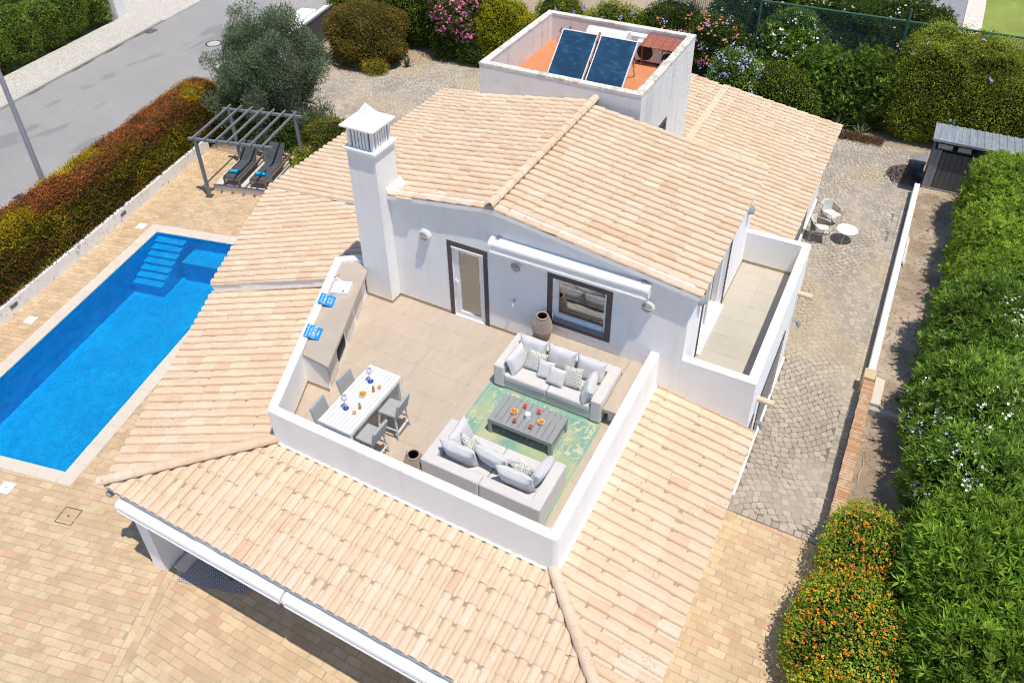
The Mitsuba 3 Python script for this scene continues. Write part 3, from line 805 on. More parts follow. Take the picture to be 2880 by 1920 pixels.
for k in range(5):
    x = lx0 + 0.075 + (k + 1) * (lx1 - lx0 - 0.15) / 6; y = ly0 + 0.075 + (k + 1) * (ly1 - ly0 - 0.15) / 6
    for a in (ly0, ly1 - 0.05): put(ck + '__slat', bbox(x - 0.026, x + 0.026, a, a + 0.05, 6.95, 7.40, 0.005), PAINT)
    for a in (lx0, lx1 - 0.05): put(ck + '__slat', bbox(a, a + 0.05, y - 0.026, y + 0.026, 6.95, 7.40, 0.005), PAINT)
put(ck + '__lantern_rail', prism(ring([(lx0, ly0), (lx1, ly0), (lx1, ly1), (lx0, ly1)], [(lx0 + .06, ly0 + .06), (lx1 - .06, ly0 + .06), (lx1 - .06, ly1 - .06), (lx0 + .06, ly1 - .06)]), 7.395, 7.44), PAINT)
cx, cy = (CX0 + CX1) / 2, (CY0 + CY1) / 2
put(ck + '__cap', bbox(CX0 - 0.07, CX1 + 0.07, CY0 - 0.07, CY1 + 0.07, 7.44, 7.49, 0.01), PAINT)
pyr = []
for k in range(5):
    t = k / 4; h = 0.40 * (1 - t) ** 1.0 * (1 - 0.28 * math.sin(t * math.pi)) if k < 4 else 0.012
    pyr.append((h, 7.49 + 0.40 * t))
v = np.vstack([[(cx - h, cy - h, z), (cx + h, cy - h, z), (cx + h, cy + h, z), (cx - h, cy + h, z)] for h, z in [(0.40, 7.488)] + pyr])
f = []
for k in range(5):
    for e in range(4): a, b = k * 4 + e, k * 4 + (e + 1) % 4; f += [[a, b, b + 4], [a, b + 4, a + 4]]
put(ck + '__pyramid', (v, np.array(f + [[20, 21, 22], [20, 22, 23]])), PAINT)
hw('flashing', hull([(CX1, 3.72, 5.72), (CX1, 4.3, 5.78), (CX1 + 0.16, 4.25, 5.86), (CX1, 4.3, 5.95), (CX1, 3.72, 5.93), (CX1 + 0.05, 3.72, 5.80), (CX1 + 0.2, 4.2, 5.82)]), PAINT)
# box with the solar panels ----------------------------------------
BX0, BX1, BY0, BY1, BZ, BF = -6.63, -2.0, 9.30, 13.66, 6.605, 5.74
bx = sbox(BX0, BY0, BX1, BY1); bi = sbox(BX0 + 0.18, BY0 + 0.18, BX1 - 0.18, BY1 - 0.18)
rk = hw('plant_room_wall', prism(bx.difference(bi), 2.6, BZ - 0.06), OLDWALL)
labels[rk] = {'label': 'weathered white walled box on the roof round the solar panels'}
put(rk + '__coping', prism(bx.buffer(0.012, join_style=2).difference(bi.buffer(-0.012, join_style=2)), BZ - 0.06, BZ), OLDCOPE)
put(rk + '__roof_floor', prism(bi, BF - 0.2, BF), ORANGE)
k = hw('box_window', prism_x(sbox(10.7, 3.9, 11.5, 4.84), BX1 - 0.03, BX1 + 0.004), BLACK)
put(k + '__surround', prism_x(sbox(10.58, 3.8, 11.62, 4.96).difference(sbox(10.7, 3.9, 11.5, 4.84)), BX1 - 0.005, BX1 + 0.016), BROWN)
# porch under the front roof ----------------------------------------
hw('porch_pillar', cat([box(-7.64, -7.27, -3.35, -2.75, -0.02, 2.38), box(-7.64, -6.95, -2.75, -2.45, -0.02, 2.38)]))
hw('porch_beam', cat([box(-7.64, 2.5, -3.30, -3.05, 2.08, 2.36)]))
hw('porch_pillar', box(2.2, 2.56, -3.3, -2.9, -0.02, 2.36))
hw('porch_step', box(-7.2, -6.9, -3.2, -2.76, -0.02, 0.06), COPING)
hw('porch_ceiling', box(-7.6, 2.5, -3.28, -0.71, 2.34, 2.40))
hw('west_beam', xf(box(0, 5.3, 0.05, 0.3, 2.05, 2.30), frame((-8.0, -3.1, 0), [*ld, 0], [*ln, 0], [0, 0, 1])))
# white eave boards under the tile ends
hw('eave_board', box(-8.0, 2.8, EY + 0.02, EY + 0.045, ze - 0.15, ze - 0.05), WHITE)
hw('eave_board', box(EX - 0.045, EX - 0.02, EY, 3.8, ze - 0.15, ze - 0.05), WHITE)
# gable face of the poolside roof above the left roof
vn = np.array([*un, 0])
q0 = np.array([*VG0, 0]) + vn * 0.10; q1 = np.array([*VG0, 0]) + vn * 3.2
zq = lambda t: UZ + mU * t - 0.05
A = np.array([*(ud * 0.06), 0])
verts = np.array([[*(q0 + A)[:2], 2.05], [*(q1 + A)[:2], 2.05], [*(q1 + A)[:2], zq(3.2)], [*(q0 + A)[:2], zq(0.1)], [*(q0 + 2.5 * A)[:2], 2.05], [*(q1 + 2.5 * A)[:2], 2.05], [*(q1 + 2.5 * A)[:2], zq(3.2)], [*(q0 + 2.5 * A)[:2], zq(0.1)]])
hw('poolside_gable', hull(verts))
verge('house__poolside_roof', (*(VG0 + ud * 0.02), UZ - 0.035), (*(VG0 + ud * 0.02 + un * 3.2), UZ + mU * 3.2 - 0.035), h=0.26)
# clay spouts through the balcony wall
for y in (8.57, 4.62):
    th = np.linspace(0, 2 * math.pi, 13)[:-1]
    hw('spout', cat([tube([(2.6, y, 2.60), (3.04, y, 2.575)], [0.062, 0.07], 12, cap=False), tube([(2.6, y, 2.60), (3.04, y, 2.575)], [0.05, 0.057], 12, cap=False)]), CLAY, uv=np.zeros((48, 2)) + 0.3)
# lamps on the walls -------------------------------------------------
for x, z, lb in ((-4.97, 4.92, 'round bulkhead lamp on the gable wall left of the terrace door'), (-2.63, 4.86, 'round bulkhead lamp in the shade under the awning case'), (0.34, 4.88, 'round bulkhead lamp at the right end of the awning case')):
    t = thing('wall_lamp', lb, 'lamp', None)
    n = lambda m: xf(m, frame((x, YG, z), [1, 0, 0], [0, 0, 1], [0, -1, 0]))
    put(t + '__base', n(lathe([(0, 0.0), (0.15, 0.0), (0.15, 0.035), (0.125, 0.05), (0.0, 0.05)], 20)), PAINT, smooth=30)
    put(t + '__lens', n(lathe([(0.12, 0.045), (0.115, 0.085), (0.085, 0.115), (0.0, 0.125)], 20)), LAMP, smooth=True)
    put(t + '__guard', n(cat([tube([(-0.125, 0, 0.05), (-0.09, 0, 0.125), (0.09, 0, 0.125), (0.125, 0, 0.05)], 0.007, 6), lathe([(0.115, 0.075), (0.128, 0.075), (0.128, 0.095), (0.115, 0.095)], 20)])), PAINT)
for y, z, lb in ((4.63, 4.74, 'grey half dome sconce on the east wall near the gable corner'), (8.55, 4.62, 'grey half dome sconce on the east wall at the far end of the balcony')):
    t = thing('wall_sconce', lb, 'lamp')
    m = lathe([(0.012, 0.15), (0.06, 0.13), (0.105, 0.08), (0.13, 0.0), (0.135, -0.06), (0.11, -0.075)], 18, (1.17, y, z)); m = (np.c_[np.maximum(m[0][:, 0], 1.168), m[0][:, 1:]], m[1])
    put(t + '__shade', m, SCON, smooth=True)
    put(t + '__plate', bbox(1.168, 1.20, y - 0.07, y + 0.07, z - 0.03, z + 0.16, 0.006), SCON)
for y, lb in ((9.0, 'small spotlight under the far end of the balcony wall'), (5.14, 'small spotlight low on the balcony wall above the cobbles')):
    t = thing('spotlight', lb, 'lamp')
    put(t + '__bracket', tube([(2.69, y, 1.36), (2.80, y, 1.36), (2.82, y, 1.33)], 0.012, 6), SCON)
    put(t + '__head', tube([(2.80, y, 1.38), (2.88, y, 1.24)], [0.05, 0.06], 10), SCON, smooth=40)
t = thing('spotlight', 'small floodlight under the front left eave corner', 'lamp')
put(t + '__bracket', bar((-7.98, -3.2, 2.2), (-8.08, -3.32, 2.14), 0.03), SCON)
put(t + '__head', bbox(-8.16, -8.02, -3.40, -3.28, 2.06, 2.16, 0.015), SCON)
# outdoor tap on the gable wall
t = thing('tap', 'small outdoor tap on the gable wall between door and window', 'tap')
put(t + '__pipe', tube([(-2.70, YG, 3.86), (-2.70, YG - 0.07, 3.86), (-2.70, YG - 0.10, 3.80)], 0.013, 8), STEEL)
put(t + '__lever', bar((-2.77, YG - 0.05, 3.90), (-2.64, YG - 0.05, 3.88), 0.018), SCON)
put(t + '__nozzle', tube([(-2.70, YG - 0.10, 3.82), (-2.70, YG - 0.10, 3.74)], [0.018, 0.02], 8), PAINT)
# awning cases --------------------------------------------------------


def awning(t, p, q, out, r=0.10, drop=0.24):
    """a white awning case from p to q (top, back edge), standing out along the unit vector out"""
    p, q, out = np.asarray(p, float), np.asarray(q, float), np.asarray(out, float); d = q - p; L = np.linalg.norm(d); d /= L; u = np.array([0, 0, 1.0])
    prof = Polygon([(0, -drop * 0.6), (0, -0.02), (0.04, 0), (0.15, -0.02), (0.21, -0.07), (0.225, -0.12), (0.21, -drop * 0.72), (0.16, -drop * 0.78), (0.05, -drop * 0.7)])
    fr = frame(p, out, u, np.cross(out, u))
    if np.cross(out, u) @ d < 0: fr = frame(p + d * L, out, u, np.cross(out, u))
    put(t + '__case', xf(prism(prof, 0.0, L), fr), PAINT, smooth=30)
    put(t + '__front_rail', xf(prism(Polygon([(0.15, -drop), (0.23, -drop), (0.238, -drop * 0.84), (0.225, -drop * 0.74), (0.165, -drop * 0.78)]), 0.01, L - 0.01), fr), PAINT, smooth=30)
    for a in (0.0, L): put(t + '__end_cap', xf(prism(prof.buffer(0.012), -0.02, 0.02), fr @ tr(0, 0, a)), PAINT, smooth=30)
    return t


t = awning(thing('awning', 'closed white awning case on the gable wall above the window', 'awning'), (-3.20, YG, 5.46), (0.36, YG, 5.46), (0, -1, 0), drop=0.33)
for x in (-3.05, 0.22): put(t + '__bracket', bbox(x - 0.05, x + 0.05, YG - 0.11, YG, 5.44, 5.50, 0.01), STEEL)
awning(thing('awning', 'closed white awning case under the left part of the front eave', 'awning'), (-7.70, -3.31, 2.24), (-3.56, -3.31, 2.24), (0, -1, 0))
awning(thing('awning', 'second white awning case under the front eave, nearest the bottom edge', 'awning'), (-3.47, -3.31, 2.24), (2.2, -3.31, 2.24), (0, -1, 0))

# ------------------------------------------------------------------ roof terrace: bar, ledge, furniture
# raised ledge along the wall and the right parapet
lk = hw('ledge', cat([bbox(0.09, 0.503, 2.25, 3.812, F + 0.36, F + 0.457, 0.008)]), FLOOR, uv=None)
put(lk + '__back_slab', bbox(-2.13, 0.085, 3.36, 3.812, F + 0.36, F + 0.457, 0.008), FLOOR)
put(lk + '__base', cat([box(0.16, 0.5, 2.40, 3.8, F, F + 0.358), box(-2.05, 0.2, 3.45, 3.8, F, F + 0.357)]), WHITE)
labels[lk] = {'label': 'low stone topped ledge along the gable wall and right parapet'}
# bar counter: runs along the slanted wall
bk = thing('bar_counter', 'built in bar counter with stone top along the slanted terrace wall', 'counter')
bt = Polygon([(-5.98, 0.42), (-5.26, 0.36), (-6.47, 3.40), (-6.62, 3.46), (-6.63, 3.555), (-6.95, 3.56), (-7.24, 3.37)])
put(bk + '__top', cat([prism(bt, F + 0.755, F + 0.835), prism(bt.buffer(-0.008), F + 0.835, F + 0.843)]), BARTOP)
bb_ = Polygon([(-6.06, 0.62), (-5.55, 0.58), (-6.60, 3.38), (-7.2, 3.33)])
put(bk + '__body', prism(Polygon([(-6.00, 0.42), (-5.42, 0.43), (-6.60, 3.40), (-7.2, 3.33)]), F, F + 0.754), WHITE)
put(bk + '__skirting', prism(LineString([(-5.98, 0.41), (-5.41, 0.42)]).buffer(0.012, cap_style=2), F, F + 0.08), SKIRT)
b0, b1 = np.array([-5.415, 0.45]), np.array([-6.58, 3.36]); bdv = (b1 - b0) / np.linalg.norm(b1 - b0); bnv = np.array([bdv[1], -bdv[0]])
for s, w, m in ((0.72, 0.55, BLACK),):
    p = b0 + bdv * s
    put(bk + '__vent', xf(bbox(0, w, -0.01, 0.012, 0.16, 0.56, 0.004), frame((*p, F), [*bdv, 0], [*bnv, 0], [0, 0, 1])), m)
    vk = bk + '__vent'
    for i in range(7): put(vk + '__louvre', xf(bbox(0.03, w - 0.03, 0.012, 0.022, 0.20 + i * 0.05, 0.225 + i * 0.05, 0.003), frame((*p, F), [*bdv, 0], [*bnv, 0], [0, 0, 1])), GRATE)
for s, w in ((0.1, 0.58), (1.42, 0.62), (2.2, 0.62)):
    p = b0 + bdv * s
    put(bk + '__door', xf(bbox(0, w, -0.01, 0.010, 0.08, 0.66, 0.004), frame((*p, F), [*bdv, 0], [*bnv, 0], [0, 0, 1])), COPING)
# sink and tap on the bar
sx = np.array([0.943, 0.333, 0]); sy = np.array([-0.37, 0.929, 0])
sx = np.array([0.923, 0.384, 0]); sy = np.array([-0.384, 0.923, 0])
t = thing('sink', 'square white sink standing on the bar counter', 'sink'); fr = frame((-6.66, 2.24, F + 0.843), sx, sy, [0, 0, 1])
put(t + '__basin', xf(cat([prism(sbox(0, 0, 0.42, 0.42).buffer(-0.02).buffer(0.02).difference(sbox(0.03, 0.03, 0.39, 0.39)), 0, 0.105), box(0.02, 0.40, 0.02, 0.40, 0.0, 0.03)]), fr), PAINT)
put(t + '__drain', xf(lathe([(0.0, 0.034), (0.03, 0.034), (0.035, 0.03)], 16, (0.25, 0.14, 0)), fr), STEEL)
t = thing('mixer_tap', 'chrome mixer tap behind the white sink', 'tap'); p = np.array([-6.83, 2.66, F + 0.843])
put(t + '__body', cat([lathe([(0.03, 0), (0.03, 0.01), (0.022, 0.012), (0.022, 0.20), (0.0, 0.20)], 14, p), tube([p + [0, 0, 0.15], p + sx * 0.16 - sy * 0.03 + [0, 0, 0.10]], [0.018, 0.014], 8)]), STEEL, smooth=40)
put(t + '__lever', tube([p + [0, 0, 0.205], p + sx * 0.10 + sy * 0.06 + [0, 0, 0.215]], 0.008, 6), STEEL)
# blue signs leaning on the wall behind the bar


def sign(corner_tl, right, down, lines, lb, w, h):
    t = thing('sign', lb, 'sign')
    ex = np.asarray(right, float); ex /= np.linalg.norm(ex); ey = -np.asarray(down, float); ey -= ex * (ey @ ex); ey /= np.linalg.norm(ey); ez = np.cross(ex, ey)
    fr = frame(np.asarray(corner_tl, float), ex, ey, ez)
    put(t + '__board', xf(bbox(0, w, -h, 0, -0.012, 0, 0.004), fr), SIGNB)
    ms = []
    for s, hh, y in lines:
        m = tm(meshkit.text_mesh(s, hh, 0.002, bold=True)); m[0][:, 0] += (w - np.ptp(m[0][:, 0])) / 2 - m[0][:, 0].min(); ms.append((m[0] + [0, -y, 0.0015], m[1]))
    put(t + '__lettering', xf(cat(ms), fr), SIGNW)
    put(t + '__prop', xf(bbox(w * 0.4, w * 0.6, -h + 0.01, -0.05, -0.05, -0.0125, 0.004), fr), BLACK)


# text reads along the wall, the tops of the letters towards the wall
wdir = np.array([-0.383, 0.924, 0]); wout = np.array([0.924, 0.383, 0])
dn = wout * 0.92 + np.array([0, 0, -0.39])
sign((-6.66, 1.79, F + 0.985), wdir, dn, [('If you can', 0.040, 0.075), ('Dream it', 0.058, 0.155), ('you can', 0.040, 0.225), ('Do It', 0.058, 0.305)], 'blue sign with white lettering on the bar wall, nearer the sink', 0.36, 0.35)
sign((-6.24, 0.78, F + 0.985), wdir, dn, [('We are all different', 0.034, 0.065), ('But I am a', 0.040, 0.135), ('LIMITED', 0.062, 0.225), ('edition', 0.040, 0.295)], 'blue sign with white lettering on the bar wall, farther from the sink', 0.38, 0.35)

# cushions and sofas --------------------------------------------------


def cushion_mesh(w, h, t, n=15, seed=0, pinch=0.10):
    u = np.linspace(-1, 1, n); U, V = np.meshgrid(u, u, indexing='ij')
    X = w / 2 * U * (1 - pinch * (1 - V ** 2) * np.abs(U) ** 3 * 0.9); Y = h / 2 * V * (1 - pinch * (1 - U ** 2) * np.abs(V) ** 3 * 0.9)
    rg = np.random.default_rng(seed)
    Z = t / 2 * ((1 - U ** 4).clip(0) * (1 - V ** 4).clip(0)) ** 0.5
    wr = meshkit.fbm(np.stack([X * 6 + seed, Y * 6, X * 0 + seed * 3.1], -1)) - 0.5
    Z = Z * (1 + 0.30 * wr) + 0.004
    top = np.stack([X, Y, Z], -1).reshape(-1, 3); bot = np.stack([X, Y, -Z], -1).reshape(-1, 3)
    i, j = np.meshgrid(np.arange(n - 1), np.arange(n - 1), indexing='ij'); a = (i * n + j).ravel()
    q = np.stack([a, a + n, a + n + 1, a + 1], 1); f = np.vstack([q[:, [0, 1, 2]], q[:, [0, 2, 3]]])
    e = [k for k in range(n)] + [k * n + n - 1 for k in range(1, n)] + [(n - 1) * n + k for k in range(n - 2, -1, -1)] + [k * n for k in range(n - 2, 0, -1)]
    N = n * n; g = []
    for k in range(len(e)):
        p, q2 = e[k], e[(k + 1) % len(e)]; g += [[p, q2, q2 + N], [p, q2 + N, p + N]]
    return np.vstack([top, bot]), np.vstack([f, f[:, ::-1] + N, np.array(g)[:, ::-1]]), np.vstack([top[:, :2], bot[:, :2]])


def chev_fn(p, n, uv):
    z = dr.abs(uv.x * 9.0 - dr.floor(uv.x * 9.0) - 0.5) * 2.0
    s = uv.y * 13.5 + z * 1.15
    s = dr.abs(s - dr.floor(s) - 0.5) * 2.0
    return mix((0.66, 0.66, 0.62), (0.36, 0.39, 0.35), smoothstep(0.45, 0.55, s))


CHEV = mat('chevron_fabric', two(pr(proc(chev_fn), 0.85, spec=0.1, sheen=0.3)))


def cushion(lb, c, w, h, t, face, up, kind='plain', seed=0, roll=0.0):
    key = thing('cushion', lb, 'cushion')
    ez = np.asarray(face, float); ez /= np.linalg.norm(ez); ey = np.asarray(up, float); ey -= ez * (ez @ ey); ey /= np.linalg.norm(ey); ex = np.cross(ey, ez)
    v, f, uv = cushion_mesh(w, h, t, seed=seed)
    A = frame(c, ex, ey, ez) @ rot([0, 0, 1], roll)
    put(key + '__cover', xf((v, f), A), CHEV if kind == 'chev' else FABRIC2, smooth=True, uv=uv)
    N = len(v) // 2; n = int(round(N ** 0.5)); e = [k for k in range(n)] + [k * n + n - 1 for k in range(1, n)] + [(n - 1) * n + k for k in range(n - 2, -1, -1)] + [k * n for k in range(n - 2, 0, -1)]
    b = v[e] * [1, 1, 0]; put(key + '__piping', xf(tube(np.vstack([b, b[:1]]), 0.006, 5, cap=False), A), FABRIC2, smooth=True)
    return key


def sofa(name, lb, x0, x1, y0, y1, sgn):
    """x0..x1 across, y0 front edge, y1 back; sgn: +1 the back is at larger y"""
    t = thing(name, lb, 'sofa')
    S = lambda m: m if sgn > 0 else (np.c_[m[0][:, 0], y0 + y1 - m[0][:, 1], m[0][:, 2]], m[1][:, ::-1])
    b = F + 0.035
    put(t + '__base', S(rbox(x0 + 0.20, x1 - 0.20, y0 + 0.03, y1 - 0.05, b, F + 0.27, 0.02)), FABRIC, smooth=30)
    put(t + '__arm', S(rbox(x0, x0 + 0.235, y0, y1 - 0.20, b, F + 0.62, 0.035)), FABRIC, smooth=30)
    put(t + '__arm', S(rbox(x1 - 0.235, x1, y0, y1 - 0.20, b, F + 0.62, 0.035)), FABRIC, smooth=30)
    xm = (x0 + x1) / 2
    put(t + '__back', S(rbox(x0, xm - 0.004, y1 - 0.23, y1, b, F + 0.62, 0.035)), FABRIC, smooth=30)
    put(t + '__back', S(rbox(xm + 0.004, x1, y1 - 0.23, y1, b, F + 0.62, 0.035)), FABRIC, smooth=30)
    for a, c in ((x0 + 0.24, xm - 0.004), (xm + 0.004, x1 - 0.24)):
        put(t + '__seat_cushion', S(rbox(a, c, y0 + 0.005, y1 - 0.22, F + 0.25, F + 0.42, 0.045)), FABRIC, smooth=30)
    for x in (x0 + 0.1, x1 - 0.1):
        for y in (y0 + 0.12, y1 - 0.12): put(t + '__foot', S(box(x - 0.04, x + 0.04, y - 0.04, y + 0.04, F, b + 0.01)), BLACK)
    return t


sofa('sofa', 'light grey sofa against the ledge below the window', -2.38, 0.07, 2.20, 3.34, 1)
sofa('sofa', 'light grey sofa with its back to the front terrace wall', -2.40, 0.09, -0.60, 0.54, -1)
S1 = 'sofa below the window'
up = (0, 0.30, 0.95)
cushion('large plain back cushion at the left end of the sofa below the window', (-1.83, 2.98, F + 0.66), 0.66, 0.52, 0.24, (0, -0.95, 0.30), up, seed=1)
cushion('large plain back cushion in the middle of the sofa below the window', (-1.16, 2.98, F + 0.66), 0.66, 0.52, 0.24, (0, -0.95, 0.30), up, seed=2)
cushion('large plain back cushion at the right end of the sofa below the window', (-0.48, 2.97, F + 0.66), 0.66, 0.52, 0.24, (0, -0.95, 0.30), up, seed=3)
cushion('plain cushion leaning on the left arm of the sofa below the window', (-2.00, 2.56, F + 0.63), 0.62, 0.46, 0.20, (0.93, -0.10, 0.36), (-0.36, 0, 0.93), seed=4)
cushion('plain cushion leaning on the right arm of the sofa below the window', (-0.31, 2.50, F + 0.63), 0.64, 0.46, 0.20, (-0.90, -0.22, 0.38), (0.38, 0, 0.92), seed=5)
cushion('zigzag cushion at the left of the sofa below the window', (-1.62, 2.70, F + 0.62), 0.44, 0.44, 0.15, (0.12, -0.86, 0.50), (0, 0.5, 0.86), 'chev', 6, -4)
cushion('small plain cushion, left of the middle pair on the window sofa', (-1.33, 2.58, F + 0.60), 0.38, 0.38, 0.14, (-0.05, -0.85, 0.53), (0, 0.53, 0.85), seed=7, roll=4)
cushion('small plain cushion, right of the middle pair on the window sofa', (-1.05, 2.50, F + 0.60), 0.38, 0.38, 0.14, (0.05, -0.85, 0.53), (0, 0.53, 0.85), seed=8, roll=-3)
cushion('zigzag cushion at the right of the sofa below the window', (-0.74, 2.62, F + 0.62), 0.44, 0.44, 0.15, (-0.10, -0.86, 0.50), (0, 0.5, 0.86), 'chev', 9, 8)
uf = (0, -0.32, 0.95); fc = (0, 0.95, 0.32)
cushion('large back cushion at the left end of the front sofa', (-1.78, -0.18, F + 0.68), 0.74, 0.54, 0.22, fc, uf, seed=11)
cushion('large back cushion in the middle of the front sofa', (-1.17, -0.02, F + 0.68), 0.68, 0.52, 0.22, (0.1, 0.93, 0.34), (0, -0.34, 0.93), seed=12)
cushion('large back cushion at the right end of the front sofa', (-0.58, -0.22, F + 0.68), 0.74, 0.54, 0.22, fc, uf, seed=13)
cushion('plain cushion on the left arm of the front sofa', (-1.98, 0.20, F + 0.64), 0.64, 0.48, 0.20, (0.92, 0.05, 0.38), (-0.38, 0, 0.92), seed=14)
cushion('plain cushion on the right arm of the front sofa', (-0.24, 0.13, F + 0.66), 0.64, 0.50, 0.20, (-0.93, 0.12, 0.34), (0.34, 0, 0.93), seed=15)
cushion('zigzag cushion at the left of the front sofa', (-1.72, 0.10, F + 0.63), 0.42, 0.42, 0.16, (0.55, 0.70, 0.45), (-0.2, -0.4, 0.88), 'chev', 16)
cushion('zigzag cushion at the right of the front sofa', (-0.54, 0.06, F + 0.62), 0.44, 0.44, 0.16, (-0.1, 0.86, 0.50), (0, -0.5, 0.86), 'chev', 17)
cushion('small plain cushion at the left of the front sofa, behind its middle cushion', (-1.42, 0.22, F + 0.58), 0.46, 0.40, 0.15, (0.25, 0.82, 0.52), (0, -0.52, 0.85), seed=18)
cushion('small plain cushion at the middle right of the front sofa', (-0.88, 0.16, F + 0.58), 0.44, 0.38, 0.15, (-0.1, 0.84, 0.52), (0, -0.52, 0.85), seed=19)


def rug_fn(p, n, uv):
    x, y = p.x, p.y
    g = fbm(x * 2.2, y * 2.2, 0.0); h = fbm(x * 1.1 + 5.0, y * 1.6, 3.0)
    c = mix((0.20, 0.375, 0.315), (0.36, 0.44, 0.28), smoothstep(0.35, 0.7, g))
    c = mix(c, (0.47, 0.47, 0.32), smoothstep(0.52, 0.75, h) * 0.6)
    dx = 1.32 - dr.abs(x + 1.19); dy = 1.34 - dr.abs(y - 0.92)
    e = dr.minimum(dx, dy)
    band = smoothstep(0.08, 0.11, e) * smoothstep(0.52, 0.49, e)
    sc = 10.0
    wx = x * sc + 1.2 * fbm(x * 6.0, y * 6.0, 1.0); wy = y * sc + 1.2 * fbm(x * 6.0, y * 6.0, 8.0)
    curl = dr.abs(fbm(wx * 0.9, wy * 0.9, 2.0, 2) - 0.5) * 2.0
    f1 = smoothstep(0.16, 0.06, curl); worn = smoothstep(0.30, 0.62, fbm(x * 3.0, y * 3.0, 6.0))
    f2 = f1 * worn * (0.30 + 0.55 * band)
    line = smoothstep(0.012, 0.004, dr.abs(e - 0.10)) + smoothstep(0.012, 0.004, dr.abs(e - 0.51)) + smoothstep(0.010, 0.003, dr.abs(e - 0.46)) + smoothstep(0.03, 0.0, e)
    return mix(c, (0.58, 0.55, 0.42), dr.clip(f2 + line * 0.55, 0.0, 0.9))


RUG = mat('green_rug', two(pr(proc(rug_fn), 0.95, spec=0.05)))
t = thing('rug', 'worn green rug with a pale scroll border between the two sofas', 'rug')
put(t + '__pile', prism(Polygon([(-2.51, -0.42), (0.13, -0.42), (0.13, 2.26), (-2.51, 2.26)]), F + 0.0005, F + 0.010), RUG)
# coffee table
t = thing('coffee_table', 'low grey slatted coffee table on the green rug', 'table')
x0, x1, y0, y1 = -1.86, -0.44, 1.01, 1.78
zt = F + 0.40
put(t + '__apron', cat([bbox(x0, x1, y0, y0 + 0.035, zt - 0.10, zt - 0.002, .004), bbox(x0, x1, y1 - 0.035, y1, zt - 0.10, zt - 0.002, .004), bbox(x0, x0 + 0.035, y0 + .035, y1 - .035, zt - 0.10, zt - 0.002, .004), bbox(x1 - 0.035, x1, y0 + .035, y1 - .035, zt - 0.10, zt - 0.002, .004)]), GREYM)
n = 11; w = (x1 - x0) / n
for i in range(n): put(t + '__top_slat', bbox(x0 + i * w + 0.004, x0 + (i + 1) * w - 0.004, y0 + 0.004, y1 - 0.004, zt - 0.02, zt, 0.005), GREYM)
for x in (x0, x1 - 0.09):
    for y in (y0, y1 - 0.09): put(t + '__leg', bbox(x + .002, x + 0.088, y + .002, y + 0.088, F + 0.011, zt - 0.101, 0.006), GREYM)
for i in range(13): put(t + '__shelf_slat', bbox(x0 + 0.09 + i * 0.097, x0 + 0.09 + i * 0.097 + 0.075, y0 + 0.03, y1 - 0.03, F + 0.09, F + 0.11, 0.004), GREYM)
for x in (x0 + .03, x1 - .07): put(t + '__shelf_rail', bbox(x, x + 0.04, y0 + 0.09, y1 - 0.09, F + 0.055, F + 0.089, 0.004), GREYM)
DRINK = mat('orange_drink', two(pr((0.62, 0.085, 0.02), 0.2, spec=0.5)))
AMBER = mat('amber_drink', two(pr((0.60, 0.33, 0.06), 0.2, spec=0.5)))
CHIP = mat('crisps', two(pr(speckle((0.74, 0.42, 0.06), 0.2, 30, 120), 0.6)))
CHEESE = mat('orange_crisps', two(pr(speckle((0.80, 0.34, 0.01), 0.2, 30, 120), 0.6)))
PINE = mat('pineapple', two(pr(speckle((0.50, 0.23, 0.05), 0.3, 60, 160), 0.5)))
LEAFG = mat('pineapple_leaf', two(pr((0.09, 0.26, 0.13), 0.5)))
WAX = mat('candle_wax', two(pr((0.74, 0.76, 0.73), 0.5)))


def drink(lb, x, y, z, m=DRINK, h=0.12, r=0.042):
    t = thing('glass', lb, 'glass')
    put(t + '__cup', lathe([(r * 0.72, 0.0), (r * 0.75, 0.012), (r, h)], 16, (x, y, z)), CLEAR, smooth=True)
    put(t + '__drink', lathe([(0.0, 0.03), (r * 0.74, 0.03), (r * 0.93, h * 0.8), (0.0, h * 0.8)], 16, (x, y, z)), m, smooth=30)
    rg = np.random.default_rng(int(abs(x * 1000)))
    put(t + '__ice', cat([xf(bbox(-0.013, 0.013, -0.013, 0.013, -0.013, 0.013, .003), tr(x + rg.uniform(-.018, .018), y + rg.uniform(-.018, .018), z + h * 0.8) @ rot(rg.normal(size=3), rg.uniform(0, 90))) for _ in range(3)]), m)


def bowl(lb, x, y, z, m, r=0.075):
    t = thing('bowl', lb, 'bowl')
    put(t + '__dish', lathe([(0.0, 0.006), (r * 0.45, 0.004), (r * 0.5, 0.0), (r * 0.85, 0.03), (r, 0.058), (r * 0.94, 0.058), (r * 0.6, 0.02), (0, 0.014)], 22, (x, y, z)), PAINT, smooth=50)
    rg = np.random.default_rng(int(abs(x * 999 + y * 77)))
    ms = []
    for _ in range(46):
        a, q = rg.uniform(0, 6.28), r * 0.80 * rg.uniform(0, 1) ** 0.5
        ms.append(xf(lathe([(0.0, 0.004), (0.012, 0.0), (0.018, 0.007)], 7), tr(x + q * math.cos(a), y + q * math.sin(a), z + 0.045 + 0.03 * (1 - q / r) * rg.uniform(0.4, 1)) @ rot(rg.normal(size=3), rg.uniform(0, 70))))
    put(t + '__crisps', cat(ms), m)


